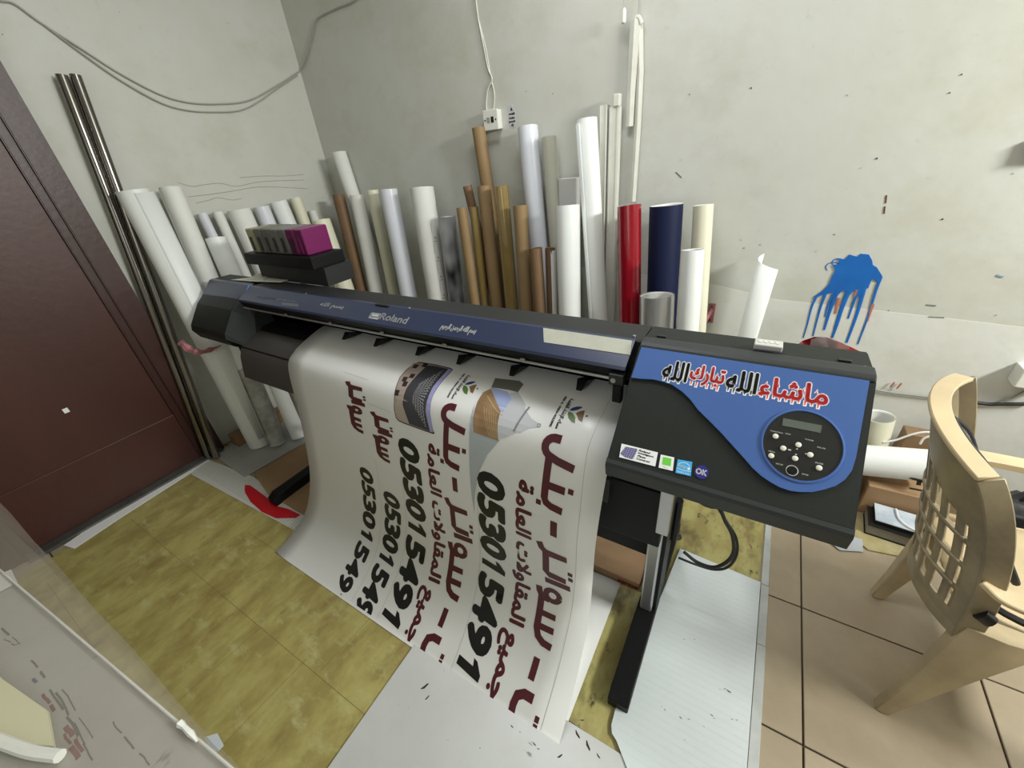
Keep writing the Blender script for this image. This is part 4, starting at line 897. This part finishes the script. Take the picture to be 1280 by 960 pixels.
# ============================================================ WALL FITTINGS
c0 = ony(619, 150, WY)
t = thing('wall_socket', 'white surface-mounted wall socket above the brown tubes', 'socket', c0)
link('back_box', bbox((-.043, -.038, -.043), (.043, 0, .043), .004), M_socket, t); link('face_plate', bbox((-.045, -.046, -.045), (.045, -.037, .045), .003), M_socket, t)
pl = link('socket_cutout', bbox((-.022, -.0475, -.012), (-.004, -.0455, .012)), mat('socket_grey', (.3, .3, .27), .5), t)
link('usb_slot', bbox((.004, -.0475, -.012), (.020, -.0455, .014)), M_ink, t)
for x in (-.033, .033): bm = B(); cyl(bm, (x, -.0455, 0), .004, -.002, 10, 'y'); link('screw', bm, M_dark, t)
c1 = ony(640, 146, WY)
t = thing('round_sticker', 'oval grey sticker with dark handwriting on the wall right of the socket', 'sticker', c1)
link('sticker_disc', poly_slab([(.022 * math.cos(k * .2618), 0, .052 * math.sin(k * .2618)) for k in range(24)], (0, -.0012, 0)), mat('sticker_grey', (.50, .51, .52), .5), t)
pol = []
for i, (s, wd, h_) in enumerate((('A', .010, .013), ('wall', .034, .008), ('lulu', .030, .007), ('pull', .034, .008), ('o', .010, .012))):
    pol += [[(x - wd / 2, .030 - i * .017 + y - .004) for x, y in p] for p in text2d(s, bold=.0012, fit=(wd, h_))]
polys_to('sticker_marks', pol[:], lambda a, b: V((a, -.0016, b)), mat('dark_blue_ink', (.03, .03, .10), .5), t)
def cable(name, label, pts, plane, r, m, cat='cable', off=None, n=6, group=None):
    f = onx if plane[0] == 'x' else (ony if plane[0] == 'y' else onz)
    P = [f(u, v, plane[1]) for u, v in pts]; c_ = P[0].copy()
    t_ = bm = B(); tube(bm, catmull([p - c_ for p in P], n), r, 6); o = link(name, bm, m, None, True); o.location = c_
    return tag(o, label, cat, group)
cable('wall_cable', 'upper of the two grey cables sagging across the left wall', [(-25, -6), (0, 1), (18, 5), (50, 28), (100, 60), (150, 92), (200, 118), (235, 128), (270, 130), (310, 126), (345, 108), (376, 88)], ('x', WX + .008), .0042, M_cable)
cable('wall_cable', 'lower of the two grey cables sagging across the left wall', [(55, 31), (100, 65), (150, 100), (200, 128), (235, 138), (270, 140), (300, 138), (322, 128), (345, 112), (372, 94)], ('x', WX + .010), .0038, M_cable)
cable('corner_cable', 'grey cable rising from the room corner up the back wall', [(377, 86), (384, 70), (390, 46), (395, 27), (402, 20), (420, 11), (440, 3), (452, -6)], ('y', WY - .008), .0042, M_cable)
cable('socket_cable', 'thin grey cable pair running down the wall to the socket', [(594, -8), (598, 24), (604, 55), (610, 85), (615, 99), (610, 112), (608, 130), (609, 142)], ('y', WY - .006), .0035, M_pvc)
cable('socket_flex', 'second thin cable looping down to the socket', [(598, 24), (607, 60), (614, 99), (618, 118), (617, 140)], ('y', WY - .004), .0030, M_pvc)
cable('lower_wall_cable', 'grey cable clipped along the wall right of the console', [(1086, 485), (1110, 490), (1150, 495), (1180, 498), (1215, 503)], ('y', WY - .012), .0045, mat('dirty_cable', (.30, .29, .26), .6))
cable('black_wall_cable', 'black taped cable on the wall above the chair', [(1213, 502), (1235, 505), (1250, 505), (1290, 505)], ('y', WY - .016), .0075, M_bcable)
cable('loose_flex', 'thin grey flex slanting up the wall at the right edge', [(1252, 503), (1265, 497), (1290, 484)], ('y', WY - .014), .004, mat('dirty_cable', (.30, .29, .26), .6))
# hanging folded strip, pull cord
t = thing('hanging_strip', 'long folded white strip hanging from a cord on the back wall', 'strip', ony(797, 25, WY - .02))
c_ = t.location
def strip(bm, pts, w0, w1, y):
    P = [ony(u, v, y) - c_ for u, v in pts]; n = len(P); rows_ = []
    for i, p in enumerate(P):
        wd = w0 + (w1 - w0) * i / (n - 1); rows_.append([bm.verts.new(p + V((dx * wd, dy, 0))) for dx, dy in ((-.5, 0), (0, -.008), (.5, 0), (.5, .004), (-.5, .004))])
    for a, b in zip(rows_, rows_[1:]):
        for k in range(5): bm.faces.new([a[k], a[(k + 1) % 5], b[(k + 1) % 5], b[k]])
    bm.faces.new(rows_[0]); bm.faces.new(rows_[-1][::-1])
bm = B(); strip(bm, [(799, 26), (800, 90), (797, 160), (791, 252)], .030, .026, WY - .012); link('long_tail', bm, M_pvc, t)
bm = B(); strip(bm, [(794, 24), (792, 60), (789, 110), (787, 158)], .044, .030, WY - .022); link('short_tail', bm, M_pvc, t)
bm = B(); tube(bm, catmull([ony(u, v, WY - .02) - c_ for u, v in ((793, 28), (795, 22), (799, 22), (802, 30))], 4), .008, 8); link('fold', bm, M_pvc, t, True)
bm = B(); tube(bm, [ony(798, 24, WY - .015) - c_, ony(799, -12, WY - .01) - c_], .0014, 5); link('cord', bm, M_cable, t)
t = thing('pull_cord', 'small white pull-cord toggle hanging left of the folded strip', 'pull cord', ony(780, 20, WY - .05)); c_ = t.location
bm = B(); tube(bm, [V((0, 0, .025)), V((0, 0, .018)), V((0, 0, -.02)), V((0, 0, -.024))], [.003, .008, .009, .005], 10); link('toggle', bm, M_socket, t, True)
bm = B(); tube(bm, [V((0, 0, .02)), ony(779, -14, WY - .05) - c_], .0013, 5); link('cord', bm, M_cable, t)
t = thing('wall_switch', 'white switch box cut off by the right photo edge', 'switch', ony(1300, 468, WY))
link('switch_box', bbox((-.075, -.07, -.035), (.045, 0, .04), .004), M_socket, t)
t = thing('wall_bracket', 'dark wall fitting at the right photo edge below the ceiling', 'fitting', ony(1298, 184, WY)); link('fitting_body', bbox((-.02, -.03, -.03), (.04, 0, .03), .004), M_dark, t)
for pts, lab in (([(1113, 484), (1118, 478)], 'left of two small rusty hooks on the lower cable'), ([(1121, 486), (1127, 479)], 'right of two small rusty hooks on the lower cable')):
    cable('rusty_hook', lab, pts, ('y', WY - .012), .003, M_rust, 'hook', n=2)

# black cables hanging under the console
cable('power_cable', 'looped black power cable hanging under the console', [(900, 634), (906, 650), (915, 668), (917, 690), (908, 703), (892, 709), (872, 703), (855, 690)], ('y', .98), .006, M_bcable)
cable('data_cable', 'thin black data cable looping beside the power cable', [(896, 632), (908, 652), (920, 672), (921, 692), (911, 708), (893, 712), (868, 705), (848, 697)], ('y', 1.02), .0045, M_bcable)

# ============================================================ RIGHT SIDE CLUTTER
# white media roll lying along, on top of carton
a, b = ony(1068, 574, 1.83), ony(1168, 583, 1.83)
ax = (b - a); t = thing('lying_media_roll', 'white roll lying level on the brown carton behind the chair', 'roll', a, None, ax.to_track_quat('Z', 'Y'))
t.location = a - ax * .8
roll_mesh(.066, ax.length * 1.8, .012, M_media, t, 'media', .1)
zc = min(a.z, b.z) - .072
t = thing('carton_box', 'brown cardboard carton with a printed stamp behind the chair', 'carton', (.56, 1.92, 0))
link('carton_body', bbox((.0, -.15, 0), (.36, .0, zc), .004), M_card, t)
pz = ony(1148, 605, 1.67); 
def cpt(u, v): p = ony(u, v, 1.7695) - t.location; return p
link('stamp_frame', poly_slab([cpt(*p) for p in ((1136, 598), (1139, 596), (1168, 605), (1167, 608))], (0, -.0008, 0)), M_ink, t)
link('stamp_print', poly_slab([cpt(*p) for p in ((1146, 601), (1152, 602), (1151, 607), (1145, 606))], (0, -.0008, 0)), M_ink, t)
link('stamp_print', poly_slab([cpt(*p) for p in ((1156, 603), (1162, 605), (1161, 609), (1155, 607))], (0, -.0008, 0)), M_ink, t)
link('stamp_rule', poly_slab([cpt(*p) for p in ((1137, 609), (1166, 615), (1166, 617), (1136, 611))], (0, -.0008, 0)), M_ink, t)
# rounded kraft bundle at left of it
t = thing('kraft_bundle', 'rounded brown cardboard drum left of the carton under the white roll', 'drum', (.455, 1.83, 0))
bm = B(); tube(bm, [(0, 0, .004), (0, 0, .01), (0, 0, zc - .03), (0, 0, zc - .02)], [.085, .09, .09, .085], 28); link('drum_body', bm, mat('kraft_drum', (.27, .14, .06), .6, var=.3, scale=6), t, True)
# books / grey slab stack
t = thing('book_stack_lower', 'thick grey-edged book lying at the bottom of the pile by the chair', 'book', (.68, 1.69, .007))
rot = R_(-4); t.rotation_euler = (0, 0, rot)
link('page_block', bbox((-.10, -.055, .004), (.22, .055, .048), .001, 1), mat('grey_pages', (.30, .29, .25), .8, var=.3, scale=40, stretch=(1, 1, 12)), t)
link('cover', bbox((-.104, -.058, .048), (.224, .058, .052)), M_ink, t); link('cover', bbox((-.104, -.058, 0), (.224, .058, .004)), M_ink, t)
t = thing('book_upper', 'book with a white and blue glossy cover on top of the pile by the chair', 'book', (.69, 1.70, .060)); t.rotation_euler = (0, 0, rot)
link('page_block', bbox((-.095, -.05, 0), (.20, .055, .016)), M_ink, t); link('glossy_cover', bbox((-.095, -.05, .016), (.20, .055, .019)), mat('pale_cover', (.60, .64, .68), .2, col2=(.35, .42, .5), scale=12), t)
cable('white_flex', 'thin white cable lying over the books', [(1120, 636), (1124, 648), (1135, 658), (1152, 666), (1164, 668)], ('z', .085), .003, M_white)
cable('white_lead', 'white cable arching behind the lying white roll', [(1104, 553), (1120, 550), (1140, 543), (1158, 540), (1172, 543)], ('y', 1.95), .004, M_white)
cable('white_lead', 'short white cable arc above the lying roll near the chair', [(1150, 555), (1155, 548), (1165, 545), (1180, 545)], ('y', 1.93), .004, M_white)
# open paper roll standing like a cup
add_roll('media_roll', 'open yellowish-white roll standing behind the console right corner', (1081, 516), (1117, 524), (1088, 560), Y(2.0), Y(2.0), M_cream, None, thick=.006, core=False, shrink=1.2)
t = thing('wooden_offcut', 'small brown wooden block behind the white cables', 'wood', ony(1140, 545, 2.02)); link('block', bbox((-.03, -.03, -.05), (.16, .04, .025), .004), M_wood, t)
t.location.z = max(t.location.z, .06)
bm = bbox((-.03, -.04, 0), (.17, .05, t.location.z - .052), .003); sup = link('low_carton', bm, M_card); sup.location = (t.location.x, t.location.y, 0); tag(sup, 'low brown box carrying the wooden block by the wall', 'carton')
t = thing('black_bag', 'black crumpled bag on the floor behind the chair seat', 'bag', (1.05, 1.83, .0))
bm = B(); bmesh.ops.create_icosphere(bm, subdivisions=4, radius=.13)
for v_ in bm.verts:
    n_ = v_.co.normalized(); k = 1 + .10 * math.sin(7 * n_.x + 3 * n_.y) + .08 * math.sin(11 * n_.y - 5 * n_.z) + .05 * math.sin(17 * n_.z + 9 * n_.x)
    v_.co = V((v_.co.x * 1.3 * k, v_.co.y * .9 * k, max(-.10, v_.co.z * .85 * k) + .105))
link('bag_body', bm, mat('black_bag_film', (.015, .015, .017), .35), t, True)
bm = B(); tube(bm, catmull([(-.06, 0, .20), (-.03, 0, .27), (.04, 0, .27), (.07, 0, .20)], 5), .006, 6); link('bag_handle', bm, M_mesh, t, True)

# ============================================================ CHAIR
ch = thing('plastic_armchair', 'beige plastic armchair with a pierced back beside the printer', 'chair', (.78, 1.18, 0)); CI = Matrix.Translation(-ch.location)
def q3(P, t_):  # quadratic through three points
    return P[0] * (2 * (t_ - .5) * (t_ - 1)) + P[1] * (4 * t_ * (1 - t_)) + P[2] * (2 * t_ * (t_ - .5))
Nn = [V((.598, .995, .34)), V((.562, 1.0, .61)), V((.492, 1.045, .80))]
Cc = [V((.548, 1.20, .33)), V((.502, 1.225, .60)), V((.440, 1.25, .845))]
Ff = [V((.640, 1.41, .34)), V((.595, 1.43, .61)), V((.530, 1.46, .84))]
def bk_(u, v): return q3([q3(Nn, v), q3(Cc, v), q3(Ff, v)], (u + 1) / 2)
bm = B(); NU, NV = 44, 36; g = [[bm.verts.new(bk_(-1 + 2 * i / NU, j / NV)) for i in range(NU + 1)] for j in range(NV + 1)]
for j in range(NV):
    for i in range(NU):
        u, v = (i + .5) / NU, (j + .5) / NV
        hole = False
        if .10 < u < .92 and .10 < v < .74 - .34 * abs(u - .5):
            rung = abs(v - .24) < .020 or abs(v - .38) < .020 or abs(v - .52) < .02
            slat = (i % 5) in (0, 1)
            hole = not rung and not slat
        if not hole: bm.faces.new([g[j][i], g[j][i + 1], g[j + 1][i + 1], g[j + 1][i]])
for v_ in [v_ for v_ in bm.verts if not v_.link_faces]: bm.verts.remove(v_)
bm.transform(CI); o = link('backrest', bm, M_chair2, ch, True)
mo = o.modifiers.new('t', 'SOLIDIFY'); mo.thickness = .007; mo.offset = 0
# thick rim around the back (flanged edge)
def flange(name, P, w_, th, parent=ch, axis=V((1, 0, 0)), m=None):
    bm = B(); n = len(P); rg = []
    for i, p in enumerate(P):
        t_ = (P[min(i + 1, n - 1)] - P[max(i - 1, 0)]).normalized(); a = (axis - t_ * axis.dot(t_)).normalized(); b = t_.cross(a)
        ww = w_[i] if isinstance(w_, list) else w_
        rg.append([bm.verts.new(p + a * sx * ww / 2 + b * sy * th / 2) for sx, sy in ((-1, -1), (1, -1), (1, 1), (-1, 1))])
    for a, b in zip(rg, rg[1:]):
        for k in range(4): bm.faces.new([a[k], a[(k + 1) % 4], b[(k + 1) % 4], b[k]])
    bm.faces.new(rg[0][::-1]); bm.faces.new(rg[-1]); bmesh.ops.bevel(bm, geom=bm.edges[:], offset=min(th, .008) * .3, segments=1, affect='EDGES'); bm.transform(CI); return link(name, bm, m or M_chair, parent, True)
fx = lambda P, d=.014: [p + V((d, 0, 0)) for p in P]
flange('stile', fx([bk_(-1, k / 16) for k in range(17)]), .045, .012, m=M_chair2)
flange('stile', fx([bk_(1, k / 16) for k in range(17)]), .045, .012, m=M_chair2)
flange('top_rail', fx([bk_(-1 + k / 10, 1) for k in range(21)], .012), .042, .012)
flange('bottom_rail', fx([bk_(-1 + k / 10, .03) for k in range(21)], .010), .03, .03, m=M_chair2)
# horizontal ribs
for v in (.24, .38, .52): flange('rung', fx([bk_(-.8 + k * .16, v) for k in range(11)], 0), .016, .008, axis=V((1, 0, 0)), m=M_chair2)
# seat with rim
bm = B(); NX_, NY_ = 12, 12
sg = [[bm.verts.new((.60 + .42 * i / NX_, 1.0 + (.41 + .03 * i / NX_) * j / NY_ - .01 * i / NX_, .385 + .02 * i / NX_ - .022 * math.sin(math.pi * i / NX_) * math.sin(math.pi * j / NY_) - (.02 if i == NX_ else 0))) for j in range(NY_ + 1)] for i in range(NX_ + 1)]
for i in range(NX_):
    for j in range(NY_): bm.faces.new([sg[i][j], sg[i + 1][j], sg[i + 1][j + 1], sg[i][j + 1]])
bm.transform(CI); o = link('seat', bm, M_chair, ch, True); mo = o.modifiers.new('t', 'SOLIDIFY'); mo.thickness = .008; mo.offset = -1
for y in (.995, 1.425): flange('seat_side', [V((.60, y, .36)), V((.80, y, .365)), V((1.02, y + (.02 if y > 1.2 else -.01), .37))], .012, .055, axis=V((0, 1, 0)))
# legs: broad channel legs tapering to the foot
def leg(top, foot, wt, wf):
    bm = B(); rg = []
    for f_ in (0, .25, .6, 1):
        p = V(foot).lerp(V(top), f_); wx = wf[0] + (wt[0] - wf[0]) * f_ ** 1.3; wy = wf[1] + (wt[1] - wf[1]) * f_
        rg.append([bm.verts.new(p + V((sx * wx / 2, sy * wy / 2, 0))) for sx, sy in ((-1, -1), (0, -1.25), (1, -1), (1, 1), (0, 1.1), (-1, 1))])
    for a, b in zip(rg, rg[1:]):
        for k in range(6): bm.faces.new([a[k], a[(k + 1) % 6], b[(k + 1) % 6], b[k]])
    bm.faces.new(rg[0][::-1]); bm.faces.new(rg[-1]); bmesh.ops.bevel(bm, geom=[e for e in bm.edges], offset=.003, segments=1, affect='EDGES')
    bm.transform(CI); link('leg', bm, mat('shaded_beige_plastic', (.50, .40, .25), .4, col2=(.36, .28, .17), scale=5, bump=.05), ch, True)  # same plastic as the seat; shade on the legs put into the colour
leg((.665, 1.005, .40), (.548, .945, .0), (.135, .045), (.034, .030))
leg((.685, 1.415, .40), (.583, 1.340 + .01, .0), (.125, .045), (.034, .030))
leg((.985, .99, .40), (1.05, .93, .0), (.10, .045), (.034, .030)); leg((.985, 1.44, .40), (1.05, 1.46, .0), (.10, .045), (.034, .030))
# arms
flange('armrest', catmull([(.575, .998, .555), (.61, .975, .545), (.70, .960, .548), (.85, .950, .555), (.98, .955, .55), (1.03, .965, .50), (1.03, .985, .38)], 5), .05, .012, axis=V((0, 1, 0)))
flange('armrest', catmull([(.60, 1.44, .585), (.66, 1.475, .580), (.80, 1.485, .575), (.95, 1.485, .57), (1.03, 1.47, .52), (1.03, 1.45, .38)], 5), .05, .022, axis=V((0, 1, 0)))
# mesh lumbar support resting in the chair
lu = thing('mesh_back_support', 'black mesh back support with a padded rim leaning in the beige chair', 'cushion', (.65, 1.22, .45)); LI = Matrix.Translation(-lu.location)
cl = catmull([(.515, 1.30, .775), (.575, 1.29, .715), (.625, 1.27, .62), (.655, 1.24, .53), (.71, 1.19, .435)], 5)
n = len(cl); lo_ = []; hi_ = []
for i, p in enumerate(cl):
    f_ = i / (n - 1); hw = .115 * math.sin(math.pi * min(max(f_ * .9 + .05, 0), 1)) ** .55
    lo_.append(p + V((.03 * 0, -hw, 0))); hi_.append(p + V((0, hw * .8, 0)))
bm = B(); tube(bm, lo_ + hi_[::-1], .0085, 8, True); bm.transform(LI); link('padded_rim', bm, M_mesh, lu, True)
bm = B()
for i in range(0, n):
    for s_ in (0,): tube(bm, [lo_[i], cl[i] + V((-.012, 0, 0)), hi_[i]], .0016, 4)
    if i < n - 1: m_ = lambda A: A[i].lerp(A[i + 1], .5); tube(bm, [m_(lo_), m_(cl) + V((-.012, 0, 0)), m_(hi_)], .0016, 4)
for k in range(1, 12):
    tube(bm, [lo_[i].lerp(hi_[i], k / 12) + V((-.012 * math.sin(math.pi * k / 12), 0, 0)) for i in range(n)], .0011, 4)
bm.transform(LI); link('mesh_panel', bm, mat('grey_mesh_wire', (.16, .15, .13), .5), lu)
bm = B(); tube(bm, catmull([(.64, 1.10, .40), (.70, 1.05, .41), (.85, 1.03, .405), (1.0, 1.02, .40)], 4), .009, 6); bm.transform(LI); link('strap', bm, M_mesh, lu, True)
bm = B(); tube(bm, [(.598, .985, .462), (.618, .98, .452)], [.017, .016], 12); bm.transform(LI); link('strap_buckle', bm, M_ink, lu, True)

# ============================================================ FOREGROUND TABLE WITH CLEAR COVER
tb = thing('work_table', 'white scuffed worktable at the lower left corner under a clear plastic cover', 'table', (-1.3, -.5, 0))
M_tt = layered('scuffed_white_laminate', (.50, .50, .47), [((.40, .39, .35), 4, .42, .65, (1, 1, 1), .7), ((.10, .09, .09), 18, .64, .70, (1.6, .6, 1), .7), ((.28, .03, .03), 22, .70, .735, (1.5, .6, 1), .8)], rough=.35, bumpscale=20, bump=.1)
link('tabletop', poly_slab([(-.95, -.45, .715), (1.05, -.45, .715), (1.05, .475, .715), (-.95, .265, .715)], (0, 0, .023)), M_tt, tb)
for x, y in ((-.88, -.4), (-.88, .1), (.93, -.4), (.93, .3)): link('leg', bbox((x, y, .0), (x + .045, y + .045, .715), .003), M_alu, tb)
def squiggles(name, m, lines, w_, jit=2.5):
    pol = []
    for P in lines:
        Q = []
        for (a, b), (c_, d_) in zip(P, P[1:]):
            for k in range(5):
                f_ = k / 5; q_ = onz(a + (c_ - a) * f_ + random.uniform(-jit, jit) * .6, b + (d_ - b) * f_ + random.uniform(-jit, jit) * .3, .7385); Q.append((q_.x + 1.3, q_.y + .5))
        cut_ = [Q[i_:i_ + 4] for i_ in range(0, len(Q) - 3, 4 if jit > 2 else 3)]
        for q_ in cut_: pol += stroke2d(q_, w_ * random.uniform(.5, 1.5))
    tag(polys_to(name, pol, lambda a, b: V((a, b, .7384)), m, tb), kind='stuff')
squiggles('marker_scribbles', mat('grey_marker', (.10, .10, .11), .6), [[(2, 785), (20, 800), (30, 812)], [(5, 798), (18, 806), (32, 800)], [(40, 825), (52, 842), (60, 856)], [(62, 862), (90, 905), (112, 945), (130, 975)], [(78, 862), (105, 905), (130, 950)], [(70, 866), (98, 912), (118, 960)], [(140, 902), (158, 925), (185, 952), (200, 975)]], .0022)
squiggles('red_marker_scribbles', mat('red_marker', (.20, .03, .04), .5), [[(54, 868), (66, 885), (72, 896)], [(82, 908), (96, 928), (112, 955)], [(80, 918), (92, 938), (106, 962)]], .0045)
squiggles('blue_marker_scribbles', mat('blue_marker', (.04, .04, .22), .5), [[(41, 848), (50, 858)]], .005)
cv = thing('clear_plastic_cover', 'clear plastic sheet draped over the edge of the white worktable', 'plastic sheet', (-1.3, -.2, .74))
prof = [(-.30, .004), (-.20, .004), (-.10, .0045), (.05, .004), (.075, .005), (.10, .001), (.125, -.012), (.135, -.035)]
bm = B(); rows_ = []
for k in range(29):
    x = -.97 + k * .072; cr_ = -.138 + .104 * (x - 1.3 + 1.315) + .2; ed_ = -.07 + .03 * (x - 1.3 + 1.1) + .2; rows_.append([bm.verts.new((x, (y if y < 0 else (cr_ + (ed_ - cr_) * (y - .075) / .06 if y > .06 else cr_ - .02)) + .0012 * math.sin(k * 1.1), z + .002 * math.sin(k * 1.7 + y * 9) * (1 if y > .07 else .5))) for y, z in prof])
for a, b in zip(rows_, rows_[1:]):
    for k in range(len(prof) - 1): bm.faces.new([a[k], a[k + 1], b[k + 1], b[k]])
M_clear = bpy.data.materials.new('clear_vinyl'); M_clear.use_nodes = True; nt = M_clear.node_tree; b_ = nt.nodes['Principled BSDF']
b_.inputs['Base Color'].default_value = (.40, .36, .30, 1); b_.inputs['Roughness'].default_value = .25; b_.inputs['Alpha'].default_value = .40
o = link('plastic_film', bm, M_clear, cv, True)
bm = B(); tube(bm, [r_[4] for r_ in [[v.co.copy() for v in []]] if r_] or [V((-.97, -.036, .007)), V((0, .0635, .0075)), V((1.05, .173, .007))], .0022, 6)
link('fold_crease', bm, mat('bright_crease', (.75, .73, .68), .15, alpha=.6), cv, True)
p = onz(268, 931, .73); t = thing('grey_tape_tab', 'small square of grey tape on the clear cover edge', 'tape', p)
link('tab', poly_slab([onz(u, v, .73) - p for u, v in ((256, 922), (272, 917), (280, 932), (266, 946))], (0, 0, .0015)), mat('grey_tape', (.42, .45, .48), .5), t)
p = onz(233, 909, .75); t = thing('torn_tape', 'crumpled clear tape scrap on the bend of the plastic cover', 'tape', p)
bm = B(); tube(bm, [onz(u, v, .752) - p for u, v in ((225, 904), (230, 908), (238, 916), (246, 926))], [.006, .004, .005, .002], 5); link('tape', bm, mat('shiny_tape', (.85, .85, .8), .15), t)
# cream tray on the table corner
p = onz(15, 905, .745); t = thing('cream_tray', 'cream plastic tray with a white rim at the lower left photo corner', 'tray', p)
pts = [onz(u, v, .745) - p for u, v in ((-30, 815), (5, 850), (62, 890), (70, 935), (30, 930), (-30, 910))]
link('tray_base', poly_slab(pts, (0, 0, .006)), mat('cream_plastic', (.56, .53, .36), .4), t)
bm = B(); tube(bm, catmull([onz(u, v, .752) - p for u, v in ((-30, 915), (10, 930), (40, 940), (75, 945))], 5), .009, 8); link('tray_rim', bm, M_socket, t, True)
p = onz(8, 730, .745); t = thing('white_label_card', 'small white card under the plastic at the left photo edge', 'card', p)
link('card', poly_slab([onz(u, v, .7415) - p for u, v in ((-10, 722), (14, 712), (22, 728), (-10, 745))], (0, 0, .001)), M_white, t)
